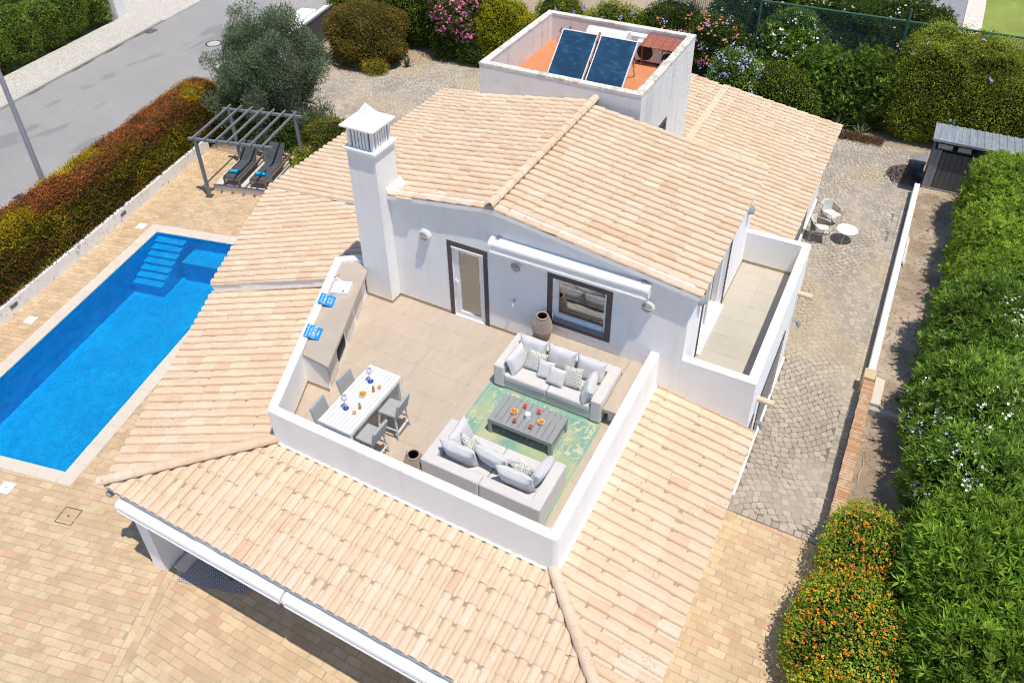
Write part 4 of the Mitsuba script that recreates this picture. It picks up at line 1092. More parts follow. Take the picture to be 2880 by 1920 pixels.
drink('orange drink nearest the window sofa, left of the two on the table edge', -1.31, 1.59, zt)
drink('orange drink on the side of the window sofa, to the right', -0.99, 1.58, zt)
drink('orange drink left on the front sofa side of the coffee table', -1.32, 1.16, zt)
drink('orange drink right on the front sofa side of the coffee table', -0.97, 1.16, zt)
bowl('white bowl of bright orange crisps on the coffee table', -1.45, 1.38, zt, CHEESE)
bowl('white bowl of pale yellow crisps on the coffee table', -0.85, 1.38, zt, CHIP)
t = thing('candle', 'thick white candle in the middle of the coffee table', 'candle')
put(t + '__wax', lathe([(0.0, 0.0), (0.058, 0.0), (0.06, 0.005), (0.06, 0.135), (0.054, 0.14), (0.035, 0.132), (0, 0.13)], 22, (-1.145, 1.38, zt)), WAX, smooth=40)
put(t + '__wick', tube([(-1.145, 1.38, zt + 0.13), (-1.143, 1.38, zt + 0.15)], 0.003, 5), BLACK)
# dining table
t = thing('dining_table', 'tall white slatted bar table near the left terrace wall', 'table')
x0, x1, y0, y1 = -4.465, -3.695, -0.95, 0.75; zd = F + 0.95
n = 9; w = (x1 - x0 - 0.0) / n
for i in range(n): put(t + '__top_slat', bbox(x0 + i * w + 0.006, x0 + (i + 1) * w - 0.006, y0, y1, zd - 0.025, zd, 0.004), SLATW)
put(t + '__apron', cat([bbox(x0, x0 + .03, y0 + .03, y1 - .03, zd - 0.10, zd - 0.026, .004), bbox(x1 - .03, x1, y0 + .03, y1 - .03, zd - 0.10, zd - 0.026, .004), bbox(x0, x1, y0 + .002, y0 + .03, zd - 0.10, zd - 0.026, .004), bbox(x0, x1, y1 - .03, y1 - .002, zd - 0.10, zd - 0.026, .004)]), SLATW)
for y in (y0 + 0.002, y1 - 0.072):
    for x in (x0 + 0.002, x1 - 0.072): put(t + '__leg', bbox(x, x + 0.07, y, y + 0.07, F, zd - 0.101, .005), SLATW)
    for i in range(7): put(t + '__side_slat', bbox(x0 + 0.085 + i * 0.087, x0 + 0.085 + i * 0.087 + 0.074, y + 0.02, y + 0.045, F + 0.06, zd - 0.10, 0.004), SLATW)


def stool(lb, x, y, rot_deg):
    """bar stool, its back towards +x before turning"""
    t = thing('bar_stool', lb, 'bar stool', None); A = tr(x, y, F) @ rz(rot_deg)
    put(t + '__seat', xf(rbox(-0.21, 0.22, -0.21, 0.21, 0.585, 0.655, 0.03), A), GREYF, smooth=30)
    bk = rbox(-0.03, 0.03, -0.22, 0.22, 0.0, 0.40, 0.028); put(t + '__backrest', xf(bk, A @ tr(0.215, 0, 0.60) @ ry(13)), GREYF, smooth=30)
    for sx_ in (-1, 1):
        for sy_ in (-1, 1): put(t + '__leg', xf(bar((sx_ * 0.18, sy_ * 0.18, 0.59), (sx_ * 0.235, sy_ * 0.225, 0.0), 0.035, 0.035), A), GREYL)
    for s in (-1, 1):
        put(t + '__footrest', xf(bar((s * 0.222, -0.21, 0.20), (s * 0.222, 0.21, 0.20), 0.028), A), GREYL)
        put(t + '__rail', xf(bar((-0.215, s * 0.215, 0.26), (0.215, s * 0.215, 0.26), 0.028), A), GREYL)


stool('grey bar stool on the sofa side of the white table, farther from the camera', -3.58, 0.20, 3)
stool('grey bar stool on the sofa side of the white table, nearest the front wall', -3.58, -0.56, 0)
stool('grey bar stool on the bar side of the white table, farther from the front wall', -4.46, 0.22, 178)
stool('grey bar stool on the bar side of the white table, nearest the front wall', -4.46, -0.60, 182)
LILAC = mat('lamp_base', two(pr((0.03, 0.07, 0.30), 0.3, spec=0.5)))
SHADE = mat('lamp_shade', {'type': 'twosided', 'b': pr((0.72, 0.72, 0.80), 0.5)})
for y, lb in ((0.35, 'white table lamp with blue foot at the far end of the bar table'), (-0.46, 'white table lamp with blue foot nearest the front wall on the bar table')):
    t = thing('table_lamp', lb, 'lamp'); c = (-4.16, y, zd)
    put(t + '__foot', lathe([(0, 0.012), (0.055, 0.012), (0.06, 0.008), (0.06, 0)], 20, c), LILAC)
    put(t + '__stem', tube([c, (c[0], c[1], c[2] + 0.24)], 0.007, 8), PAINT)
    put(t + '__shade', lathe([(0.018, 0.22), (0.045, 0.235), (0.058, 0.28), (0.055, 0.335), (0.048, 0.34)], 18, c), SHADE, smooth=True)
bowl('bowl of yellow crisps on the white bar table', -4.07, -0.03, zd, CHIP, r=0.085)
for x, y, lb in ((-3.94, 0.15, 'pineapple shaped cup at the far end of the bar table'), (-3.91, -0.34, 'pineapple shaped cup nearer the front wall on the bar table')):
    t = thing('pineapple_cup', lb, 'cup')
    put(t + '__body', lathe([(0, 0), (0.024, 0.002), (0.033, 0.03), (0.034, 0.06), (0.026, 0.09), (0.014, 0.10), (0, 0.10)], 14, (x, y, zd)), PINE, smooth=40)
    put(t + '__leaves', cat([tube([(x, y, zd + 0.095), (x + 0.014 * math.cos(a), y + 0.014 * math.sin(a), zd + 0.13), (x + 0.03 * math.cos(a), y + 0.03 * math.sin(a), zd + 0.16 - 0.01 * (k % 2))], [0.009, 0.007, 0.001], 4) for k, a in enumerate(np.linspace(0, 5.5, 7))]), LEAFG)
drink('amber drink at the far end of the bar table', -3.88, 0.27, zd, AMBER, 0.09, 0.04)
drink('amber drink nearer the front wall on the bar table', -3.92, -0.50, zd, AMBER, 0.09, 0.04)


def basket(lb, c, prof, n=26, rows=15):
    t = thing('basket', lb, 'basket'); prof = np.array(prof)
    zz_ = np.linspace(prof[0, 1], prof[-1, 1], 60); R = np.interp(zz_, prof[:, 1], prof[:, 0])
    ms = []
    for sgn in (-1, 1):
        for k in range(n):
            a = k * 2 * np.pi / n + sgn * np.linspace(0, 1.9, 60)
            ms.append(tube(np.stack([c[0] + R * np.cos(a), c[1] + R * np.sin(a), c[2] + zz_], 1)[::4], 0.0075, 4, cap=False))
    put(t + '__weave', cat(ms), BASKET)
    hz = np.linspace(prof[0, 1] + 0.02, prof[-1, 1] - 0.02, rows); th = np.linspace(0, 2 * np.pi, 31)
    put(t + '__hoops', cat([tube(np.stack([c[0] + (np.interp(z, prof[:, 1], prof[:, 0]) - 0.004) * np.cos(th), c[1] + (np.interp(z, prof[:, 1], prof[:, 0]) - 0.004) * np.sin(th), 0 * th + c[2] + z], 1), 0.006, 4, cap=False) for z in hz]), BASKET)
    r1 = prof[-1, 0]; put(t + '__rim', tube(np.stack([c[0] + r1 * np.cos(th), c[1] + r1 * np.sin(th), 0 * th + c[2] + prof[-1, 1]], 1), 0.014, 6, cap=False), BASKET, smooth=True)
    put(t + '__lining', lathe([(0.0, 0.02)] + [(max(r - 0.03, 0.02), z) for r, z in prof], 20, c), mat('lining', two(pr((0.12, 0.085, 0.065), 0.95))) if 'mat_lining' not in scene else 'mat_lining')
    return t


basket('tall woven basket standing on the ledge by the terrace door', (-1.90, 3.57, F + 0.457), [(0.12, 0.0), (0.19, 0.12), (0.225, 0.30), (0.20, 0.46), (0.145, 0.60), (0.125, 0.64)])
t = basket('low woven basket with a handle on the floor beside the front sofa', (-2.62, -0.50, F), [(0.15, 0.0), (0.20, 0.10), (0.215, 0.24), (0.17, 0.40), (0.12, 0.50)])
put(t + '__handle', tube([(-2.74, -0.5, F + 0.5), (-2.76, -0.53, F + 0.56), (-2.68, -0.60, F + 0.58), (-2.62, -0.62, F + 0.5)], 0.008, 6), BASKET)

# ------------------------------------------------------------------ on the roof box: solar panels, heat pumps, blocks
def solar_fn(p, n, uv):
    g = fbm(p.x * 3.0, p.y * 3.0, 0.0); s = noise(p.x * 7.0, p.y * 14.0, p.z * 14.0)
    return mix((0.010, 0.035, 0.075), (0.02, 0.11, 0.22), 0.5 * g + 0.5 * smoothstep(0.45, 0.9, s))


SOLAR = mat('solar_glass', two({'type': 'bumpmap', 'arbitrary': proc(lambda p, n, uv: fbm(p.x * 6.0, p.y * 12.0, 0.0), 5e-3), 'scale': 0.02, 'b': pr(proc(solar_fn), 0.13, spec=0.6, clearcoat=0.6, clearcoat_gloss=0.9)}))
for x0, x1, lb in ((-5.27, -4.20, 'left of the two tilted solar collectors on the roof box'), (-4.12, -3.03, 'right of the two tilted solar collectors on the roof box')):
    t = thing('solar_collector', lb, 'solar collector')
    lo, hi = np.array([x0, 10.55, 5.86]), np.array([x0, 11.72, 6.93]); L = np.linalg.norm(hi - lo); d = (hi - lo) / L; nz = np.cross([1, 0, 0], d); w = x1 - x0; fr = frame(lo, [1, 0, 0], d, nz)
    put(t + '__glass', xf(bbox(0.03, w - 0.03, 0.03, L - 0.03, -0.05, -0.004, 0.004), fr), SOLAR)
    put(t + '__frame', xf(prism(sbox(0, 0, w, L).difference(sbox(0.028, 0.028, w - 0.028, L - 0.028)), -0.08, 0.004), fr), PVC)
    for x in (0.15, w - 0.15): put(t + '__strut', bar(fr[:3, :3] @ [x, L * 0.9, -0.06] + fr[:3, 3], (x0 + x, 12.05, BF), 0.04), STEEL)
t = thing('solar_pipe', 'black pipe joining the two solar collectors', 'pipe')
put(t + '__hose', tube([(-4.16, 10.6, 5.9), (-4.15, 11.2, 6.4), (-4.16, 11.7, 6.88)], 0.02, 7), BLACK)
for q in (((-4.16, 11.55, 6.80), (-4.16, 11.75, 6.98)), ((-4.16, 11.1, 6.36), (-4.16, 11.2, 6.45))): put(t + '__fitting', tube(q, 0.03, 7), REDM)
t = thing('hot_water_tank', 'white lying hot water tank behind the left solar collectors', 'tank')
put(t + '__drum', tube([(-4.75, 12.35, 6.60), (-3.55, 12.35, 6.60)], 0.27, 22), PAINT, smooth=40)
put(t + '__cradle', cat([box(-4.5, -4.42, 12.1, 12.6, BF, 6.4), box(-3.9, -3.82, 12.1, 12.6, BF, 6.4)]), STEEL)


def ac(lb, x0, x1, y0, y1, z0, z1, fan):
    t = thing('air_conditioner', lb, 'air conditioner')
    put(t + '__case', bbox(x0, x1, y0, y1, z0, z1, 0.015), PAINT)
    if fan:
        fx = x0 + (x1 - x0) * 0.36; zc = (z0 + z1) / 2; r = (z1 - z0) * 0.40
        put(t + '__fan_guard', cat([xf(lathe([(r * k, 0), (r * k + 0.008, 0.006), (r * k + 0.016, 0)], 22), frame((fx, y0 - 0.012, zc), [1, 0, 0], [0, 0, 1], [0, -1, 0])) for k in (0.2, 0.4, 0.6, 0.8, 1.0)]), BLACK)
        put(t + '__fan_opening', xf(lathe([(0, 0), (r, 0), (r, 0.003), (0, 0.003)], 22), frame((fx, y0 - 0.002, zc), [1, 0, 0], [0, 0, 1], [0, -1, 0])), GRATE)
    for x in (x0 + 0.1, x1 - 0.15): put(t + '__foot', box(x, x + 0.05, y0, y1, z0 - 0.06, z0), GRATE)


ac('white heat pump with a fan under the red metal cover', -3.55, -2.75, 13.05, 13.38, BF + 0.06, BF + 0.62, True)
ac('dark fan unit in the far right corner of the roof box', -2.70, -2.22, 12.95, 13.3, BF + 0.06, BF + 0.50, True)
ac('white cabinet standing against the rear wall of the roof box', -4.0, -3.32, 13.2, 13.45, BF + 0.06, BF + 0.72, False)
t = thing('metal_cover', 'red ribbed metal cover over the heat pumps', 'roof sheet')
fr = frame((-3.36, 12.82, 6.34), [1, 0, 0], [0, 0.985, 0.17], [0, -0.17, 0.985])
put(t + '__sheet', xf(box(0, 1.14, 0, 0.88, -0.006, 0.006), fr), REDM)
for i in range(5): put(t + '__rib', xf(bbox(0.03 + i * 0.265, 0.075 + i * 0.265, -0.01, 0.885, 0.0062, 0.04, 0.012), fr), REDM)
for x in (-3.3, -2.28): put(t + '__leg', bar((x, 12.9, BF), (x, 12.9, 6.35), 0.035), REDM)
for k, (x, y, a, lb) in enumerate(((-2.42, 12.72, 4, 'concrete block inside the right wall of the roof box, farthest of three'), (-2.40, 11.75, -3, 'concrete block inside the right wall of the roof box, middle of three'), (-2.42, 10.75, 2, 'concrete block inside the right wall of the roof box, nearest of three'))):
    t = thing('concrete_block', lb, 'concrete block')
    put(t + '__block', xf(bbox(-0.24, 0.24, -0.36, 0.36, 0, 0.24, 0.012), tr(x, y, BF) @ rz(a)), CONCR)
    put(t + '__slab', xf(bbox(-0.20, 0.20, -0.30, 0.30, 0.2402, 0.30, 0.012), tr(x, y, BF) @ rz(a + 3)), CONCR)
t = thing('cable', 'loose black cable on the rear wall of the roof box', 'cable')
put(t + '__loop', tube([(-6.1, 13.46, 6.2), (-6.15, 13.40, 6.1), (-6.0, 13.38, 6.0), (-5.85, 13.40, 6.15), (-5.8, 13.46, 6.28)], 0.014, 6), BLACK)

# ------------------------------------------------------------------ pool
zw = -0.10
hole = [((0, 0), (PWD, 0)), ]
walls = []
ZB = -1.20


def pbox(u0, u1, v0, v1, z0, z1): return xf(box(u0, u1, v0, v1, z0, z1), frame(PO, PW, PD, [0, 0, 1]))


pk = thing('swimming_pool', 'long rectangular blue tiled swimming pool with pale stone edge', 'swimming pool')
put(pk + '__basin', cat([pbox(-0.25, PWD + 0.25, -0.25, PL + 0.25, ZB - 0.2, ZB), pbox(-0.25, -0.0, -0.25, PL + 0.25, ZB, -0.03), pbox(PWD, PWD + 0.25, -0.25, PL + 0.25, ZB, -0.03), pbox(0, PWD, -0.25, 0, ZB, -0.03), pbox(0, PWD, PL, PL + 0.25, ZB, -0.03)]), MOSAIC)
for i in range(7): put(pk + '__step', xf(bbox(0.03, 1.13, 0.002 + 0.245 * i * 0, 0.28 + i * 0.245, ZB + 0.001, -0.16 - i * 0.105, 0.012), frame(PO, PW, PD, [0, 0, 1])), MOSAIC)
put(pk + '__bench', xf(bbox(1.32, PWD - 0.002, 0.002, 0.78, ZB + 0.001, -0.46, 0.015), frame(PO, PW, PD, [0, 0, 1])), MOSAIC)
n1, n2 = 78, 184
U, V = np.meshgrid(np.linspace(0, PWD, n1), np.linspace(0, PL, n2), indexing='ij')
P3 = PO + U[..., None] * PW + V[..., None] * PD
n3 = np.stack([P3[..., 0] * 2.6, P3[..., 1] * 2.6, P3[..., 0] * 0], -1)
hgt = 0.050 * (meshkit.fbm(n3, 4, 3) - 0.5) + 0.022 * (meshkit.fbm(n3 * 3.1, 3, 9) - 0.5)
P3 = P3 + np.stack([0 * hgt, 0 * hgt, hgt + zw], -1)
i, j = np.meshgrid(np.arange(n1 - 1), np.arange(n2 - 1), indexing='ij'); a = (i * n2 + j).ravel(); q = np.stack([a, a + n2, a + n2 + 1, a + 1], 1)
stuff(pk + '__water', (P3.reshape(-1, 3), np.vstack([q[:, [0, 2, 1]], q[:, [0, 3, 2]]])), WATER, smooth=True)
labels[pk + '__water'] = {'label': 'clear rippled pool water'}
# coping stones
edge = []
for k in range(16):
    v0 = -0.38 + k * (PL + 0.70) / 16; v1 = v0 + (PL + 0.70) / 16
    for u0, u1 in ((-0.40, -0.004), (PWD + 0.004, PWD + 0.40)): edge.append((u0, u1, v0, v1))
for k in range(6):
    u0 = k * PWD / 6; u1 = u0 + PWD / 6
    for v0, v1 in ((-0.38, -0.004), (PL + 0.004, PL + 0.32)): edge.append((u0, u1, v0, v1))
for u0, u1, v0, v1 in edge: put(pk + '__coping_stone', xf(bbox(u0 + 0.0015, u1 - 0.0015, v0 + 0.0015, v1 - 0.0015, -0.03, 0.012 + RNG.normal(0, 0.001), 0.008), frame(PO, PW, PD, [0, 0, 1])), COPING)
# lids and covers in the paving
t = thing('pool_lid', 'square white lid in the paving by the near left pool corner', 'lid')
put(t + '__plate', xf(bbox(-0.17, 0.17, -0.15, 0.15, -0.01, 0.010, 0.004), tr(-12.28, -3.55, 0) @ rz(13)), PVC)
put(t + '__knob', lathe([(0, 0.016), (0.015, 0.016), (0.018, 0.008)], 10, (-12.27, -3.55, 0)), BLACK)
for x, y, lb in ((-17.05, 0.62, 'round white skimmer lid in the paving left of the pool'), (-17.95, 5.55, 'round white skimmer lid in the paving near the far left pool corner')):
    t = thing('skimmer_lid', lb, 'lid')
    put(t + '__plate', xf(bbox(-0.15, 0.15, -0.15, 0.15, -0.01, 0.008, 0.004), tr(x, y, 0) @ rz(13)), PVC)
    put(t + '__disc', lathe([(0, 0.013), (0.10, 0.013), (0.112, 0.010), (0.12, 0.0085)], 22, (x, y, 0)), PVC)
t = thing('manhole_cover', 'square paved manhole cover in the patio left of the porch', 'manhole')
put(t + '__frame', xf(prism(ring([(-.215, -.205), (.215, -.205), (.215, .205), (-.215, .205)], [(-.203, -.193), (.203, -.193), (.203, .193), (-.203, .193)]), -0.01, 0.008), tr(-10.31, -3.39, 0) @ rz(14)), GRATE)
put(t + '__lifting_eye', xf(bbox(-0.025, 0.025, -0.02, 0.02, 0.0, 0.009, 0.003), tr(-10.31, -3.39, 0) @ rz(14)), GRATE)

# ------------------------------------------------------------------ low garden wall with vents
wd = (WALL1 - WALL0) / np.linalg.norm(WALL1 - WALL0); wn = np.array([-wd[1], wd[0]])     # wn points to the pool
WL = np.linalg.norm(WALL1 - WALL0)
fr = frame((*WALL0, 0), [*wd, 0], [*wn, 0], [0, 0, 1])
t = thing('garden_wall', 'low white rendered wall between the clipped hedge and the pool patio', 'wall')
put(t + '__render', xf(bbox(0, WL, -0.20, 0.0, -0.1, 0.46, 0.012), fr), WHITE)
for s in (5.0, 10.0):
    put(t + '__vent', xf(bbox(s, s + 0.30, -0.002, 0.010, 0.20, 0.34, 0.004), fr), CONCR)
    for i in range(4): put(t + '__vent__louvre', xf(bbox(s + 0.02, s + 0.28, 0.010, 0.016, 0.215 + i * 0.03, 0.228 + i * 0.03, 0.002), fr), GRATE)
# ------------------------------------------------------------------ street things
t = thing('storm_drain', 'iron drain grate beside the far kerb of the street', 'drain')
put(t + '__frame', prism(ring([(-31.82, 18.10), (-31.34, 18.10), (-31.34, 18.68), (-31.82, 18.68)], [(-31.79, 18.13), (-31.37, 18.13), (-31.37, 18.65), (-31.79, 18.65)]), -0.01, 0.006), GRATE)
for i in range(6): put(t + '__bar', box(-31.79, -31.37, 18.15 + i * 0.085, 18.20 + i * 0.085, -0.01, 0.004), GRATE)
t = thing('manhole_cover', 'round iron manhole cover in the middle of the street', 'manhole')
put(t + '__ring', lathe([(0.34, 0.0), (0.34, 0.006), (0.40, 0.006), (0.42, 0.0)], 28, (-27.4, 18.6, 0)), GRATE)
put(t + '__lid', lathe([(0.0, 0.005), (0.33, 0.005), (0.33, 0.0)], 28, (-27.4, 18.6, 0)), CONCR)
LP = np.array([-19.90, 4.02, 0])
t = thing('street_lamp', 'tall grey lamp post standing behind the clipped hedge', 'street lamp')
put(t + '__post', tube([LP, LP + [0, 0, 4], LP + [0, 0, 8.2]], [0.095, 0.085, 0.06], 8), POST, smooth=40)
ad = np.array([-0.98, -0.15, 0])
put(t + '__arm', tube([LP + [0, 0, 8.1], LP + [0, 0, 8.3] + ad * 0.4, LP + [0, 0, 8.35] + ad * 0.9], 0.035, 8), POST)
put(t + '__head', xf(bbox(0, 0.62, -0.17, 0.17, -0.05, 0.05, 0.02), frame(LP + [0, 0, 8.36] + ad * 0.75, ad, [0.15, -0.98, 0], [0, 0, 1])), POST)
# ------------------------------------------------------------------ gate pillars and letterbox wall by the street
t = thing('gate_pillar', 'white gate pillar with a curved pyramid cap behind the olive tree', 'pillar')
gp = np.array([-22.05, 17.9])
put(t + '__shaft', box(gp[0] - .25, gp[0] + .25, gp[1] - .25, gp[1] + .25, -0.1, 1.95), WHITE)
put(t + '__band', bbox(gp[0] - .33, gp[0] + .33, gp[1] - .33, gp[1] + .33, 1.95, 2.05, 0.02), PAINT)
lv = [(0.30, 2.05), (0.20, 2.18), (0.12, 2.36), (0.06, 2.55), (0.02, 2.66)]
v = np.vstack([[(gp[0] - h, gp[1] - h, z), (gp[0] + h, gp[1] - h, z), (gp[0] + h, gp[1] + h, z), (gp[0] - h, gp[1] + h, z)] for h, z in lv]); f = []
for k in range(4):
    for e in range(4): a, b = k * 4 + e, k * 4 + (e + 1) % 4; f += [[a, b, b + 4], [a, b + 4, a + 4]]
put(t + '__cap', (v, np.array(f + [[16, 17, 18], [16, 18, 19]])), PAINT)
t = thing('gate_pillar', 'small white gate pillar at the left edge of the olive crown', 'pillar')
put(t + '__shaft', box(-23.0, -22.6, 14.7, 15.1, -0.1, 1.15), WHITE)
put(t + '__cap', hull([(-23.08, 14.62, 1.15), (-22.52, 14.62, 1.15), (-22.52, 15.18, 1.15), (-23.08, 15.18, 1.15), (-22.8, 14.9, 1.45), (-22.78, 14.9, 1.45)]), PAINT)
t = thing('street_wall', 'white wall with a broad flat meter box beside the street gate', 'wall')
g0, g1 = np.array([-22.0, 18.3]), np.array([-22.85, 22.6]); gd = (g1 - g0) / np.linalg.norm(g1 - g0); gn = np.array([-gd[1], gd[0]]); fr = frame((*g0, 0), [*gd, 0], [*gn, 0], [0, 0, 1])
put(t + '__render', xf(bbox(0, 4.2, 0.12, 0.34, -0.1, 1.40, 0.01), fr), WHITE)
put(t + '__meter_box', xf(bbox(1.35, 3.3, 0.345, 1.15, -0.1, 1.50, 0.02), fr), PAINT)
t = thing('sliding_gate', 'dark blue edged metal gate slid along the street wall', 'gate')
put(t + '__top_rail', xf(bbox(0.2, 4.3, -0.06, 0.02, 1.36, 1.46, 0.01), fr), SHEDR)
put(t + '__panel', xf(bbox(0.25, 4.25, -0.04, 0.0, 0.10, 1.355, 0.005), fr), SHED)
put(t + '__lower_rail', xf(bbox(0.2, 4.3, -0.05, 0.01, 0.02, 0.098, 0.01), fr), SHEDR)
t = thing('gate_pillar', 'white gate pillar at the end of the hedge across the street', 'pillar')
gp2 = kerb(10.6, -2.75); put(t + '__shaft', xf(box(-.3, .3, -.3, .3, -0.1, 1.75), tr(*gp2, 0) @ rz(9)), WHITE)
put(t + '__cap', xf(bbox(-.36, .36, -.36, .36, 1.75, 1.84, 0.02), tr(*gp2, 0) @ rz(9)), PAINT)
t = thing('driveway_wall', 'low white wall along the driveway across the street', 'wall')
p = kerb(11.1, -3.2); put(t + '__render', xf(bbox(0, 7, -0.12, 0.12, -0.1, 0.9, 0.01), frame((*p, 0), [*(-KN), 0], [*KD, 0], [0, 0, 1])), WHITE)

# ------------------------------------------------------------------ pergola, loungers
pu = np.array([0.970, 0.243, 0]); pv = np.array([-0.243, 0.970, 0]); PG = np.array([-17.26, 7.99, 0])   # pergola axes
pp = lambda a, b, z: PG + pu * a + pv * b + np.array([0, 0, z])
t = thing('pergola', 'dark grey open pergola with seven rafters over the loungers', 'pergola')
for a, b in ((0.03, 0.02), (2.62, 0.02), (0.05, 2.30), (2.64, 2.32)): put(t + '__post', bar(pp(a, b, 0), pp(a, b, 2.25), 0.10, up=pv), PERG)
put(t + '__post_foot', xf(bbox(-0.12, 0.12, -0.12, 0.12, 0, 0.02, 0.004), frame(pp(0.03, 0.02, 0), pu, pv, [0, 0, 1])), GRATE)
for b in (0.02, 2.30):
    put(t + '__beam', bar(pp(-0.22, b, 2.295), pp(2.92, b, 2.295), 0.075, 0.09), PERG)
    put(t + '__beam_cap', bar(pp(-0.24, b + 0.065, 2.30), pp(2.94, b + 0.065, 2.30), 0.03, 0.05), PERG)
for i in range(7):
    a = 0.02 + i * 0.435
    put(t + '__rafter', bar(pp(a, -0.16, 2.375), pp(a, 2.50, 2.375), 0.065, 0.07), PERG)
t = thing('lounger_platform', 'raised pale stone platform under the two sun loungers', 'platform')
for i in range(5):
    for j in range(5):
        put(t + '__slab', xf(bbox(0.015 + i * 0.475, 0.485 + i * 0.475, 0.38 + j * 0.62, 0.995 + j * 0.62, 0.0, 0.245 + RNG.normal(0, 0.002), 0.006), frame(PG, pu, pv, [0, 0, 1])), CONCR if False else COPING)


def lounger(lb, tl, a, b):
    t = thing('sun_lounger', lb, 'sun lounger'); A = frame(pp(a, b, 0.245), pu, pv, [0, 0, 1])
    L, W, H, kx = 2.0, 0.64, 0.31, 1.22
    for x in (0.0, W - 0.05): put(t + '__side_rail', xf(bbox(x, x + 0.05, 0, L, H - 0.08, H, 0.006), A), TEAK)
    put(t + '__end_rail', xf(bbox(0.052, W - 0.052, 0, 0.05, H - 0.08, H, 0.006), A), TEAK)
    put(t + '__end_rail', xf(bbox(0.052, W - 0.052, L - 0.05, L, H - 0.08, H, 0.006), A), TEAK)
    for x in (0.0, W - 0.065):
        for y in (0.0, L - 0.15): put(t + '__leg', xf(bbox(x + .002, x + 0.063, y + .002, y + 0.063, 0, H - 0.081, 0.006), A), TEAK)
    for i in range(9): put(t + '__slat', xf(bbox(0.052, W - 0.052, 0.08 + i * 0.125, 0.08 + i * 0.125 + 0.07, H - 0.03, H - 0.005, 0.004), A), TEAK)
    for x in (-0.05, W + 0.02): put(t + '__wheel', xf(lathe([(0.0, -0.015), (0.10, -0.015), (0.11, 0), (0.10, 0.015), (0, 0.015)], 18), A @ tr(x + 0.015, L - 0.12, 0.11) @ ry(90)), BLACK)
    B = A @ tr(0, kx, H) @ rx(50)
    put(t + '__back_frame', xf(cat([bbox(0.02, 0.06, 0, 0.80, -0.04, 0, .005), bbox(W - 0.06, W - 0.02, 0, 0.80, -0.04, 0, .005), bbox(0.06, W - 0.06, 0.76, 0.80, -0.04, 0, .005)]), B), TEAK)
    put(t + '__back_strut', xf(cat([bar((0.1, kx + 0.38, H + 0.42), (0.1, L - 0.2, H - 0.04), 0.03), bar((W - 0.1, kx + 0.38, H + 0.42), (W - 0.1, L - 0.2, H - 0.04), 0.03)]), A), TEAK)
    # quilted mattress
    ms = [rbox(0.02, W - 0.02, 0.01 + i * 0.203, 0.01 + (i + 1) * 0.203 + 0.004, H, H + 0.055, 0.02) for i in range(6)]
    mk = put(t + '__mattress', xf(cat(ms), A), CHAR, smooth=30)
    put(t + '__mattress', xf(cat([rbox(0.02, W - 0.02, -0.01 + i * 0.203, -0.01 + (i + 1) * 0.203 + 0.004, 0.0, 0.055, 0.02) for i in range(4)]), B), CHAR, smooth=30)
    tt = thing('towel', tl, 'towel'); th = np.linspace(0, 2.6 * 2 * math.pi, 60); r = 0.012 + 0.0032 * th
    x0, x1 = 0.10, 0.50
    pts = np.stack([0 * th, 0.33 + r * np.cos(th), H + 0.055 + 0.062 + r * np.sin(th)], 1)
    V0 = np.vstack([pts + [x0, 0, 0], pts + [x1, 0, 0]]); k = len(th); e = np.arange(k - 1)
    put(tt + '__roll', xf((V0, np.vstack([np.stack([e, e + 1, k + e + 1], 1), np.stack([e, k + e + 1, k + e], 1)])), A), TOWEL, smooth=True)


lounger('left sun lounger with charcoal mattress on the platform under the pergola', 'rolled blue towel on the left sun lounger', 0.42, 0.46)
lounger('right sun lounger with charcoal mattress on the platform under the pergola', 'rolled blue towel on the right sun lounger', 1.44, 0.50)

# ------------------------------------------------------------------ right side: wall, raised bed, shed
t = thing('planter_wall', 'long low white wall between the cobbles and the planted strip', 'wall')
put(t + '__render', bbox(4.76, 4.93, 9.0, 19.3, -0.1, 0.42, 0.012), WHITE)
t = thing('brick_coping_wall', 'low wall topped with terracotta bricks beside the cobbles', 'wall')
put(t + '__render', box(4.745, 4.96, -4.0, 8.62, -0.1, 0.44), CONCR)
for i in range(150):
    y = 8.61 - i * 0.0835
    if y < -3.9: break
    m = bbox(4.70 + RNG.normal(0, 0.004), 4.97 + RNG.normal(0, 0.004), y - 0.076, y, 0.4402, 0.502 + RNG.normal(0, 0.002), 0.006); put(t + '__brick', m, BRICK, uv=np.c_[np.full(len(m[0]), RNG.random()), np.zeros(len(m[0]))])
t = thing('stone_pier', 'sandy coloured stone block where the white wall meets the brick coping', 'stone block')
put(t + '__block', bbox(4.68, 4.95, 8.63, 8.99, -0.05, 0.58, 0.01), mat('sandstone', two(pr(speckle((0.60, 0.47, 0.30), 0.12, 4, 40), 0.85))))
t = thing('stone_slab', 'plain pale stone slab lying beside the brick coping', 'stone slab')
put(t + '__slab', bbox(4.975, 5.20, 7.93, 8.91, 0.30, 0.44, 0.008), COPING)
t = thing('bed_divider', 'low grey wall across the planted strip', 'wall')
put(t + '__render', bbox(4.965, 9.5, 7.76, 7.90, -0.05, 0.38, 0.01), CONCR)
struct('planting_bed', prism(Polygon([(4.92, 7.91), (12, 7.91), (12, 19.4), (4.94, 19.3)]), -0.05, 0.30), SOIL, 'dry soil strip between the white wall and the oleander hedge')
struct('planting_bed', prism(Polygon([(4.965, -5), (12, -5), (12, 7.75), (4.965, 7.75)]), -0.05, 0.20), SOIL, 'lower dry soil bed behind the brick coping')
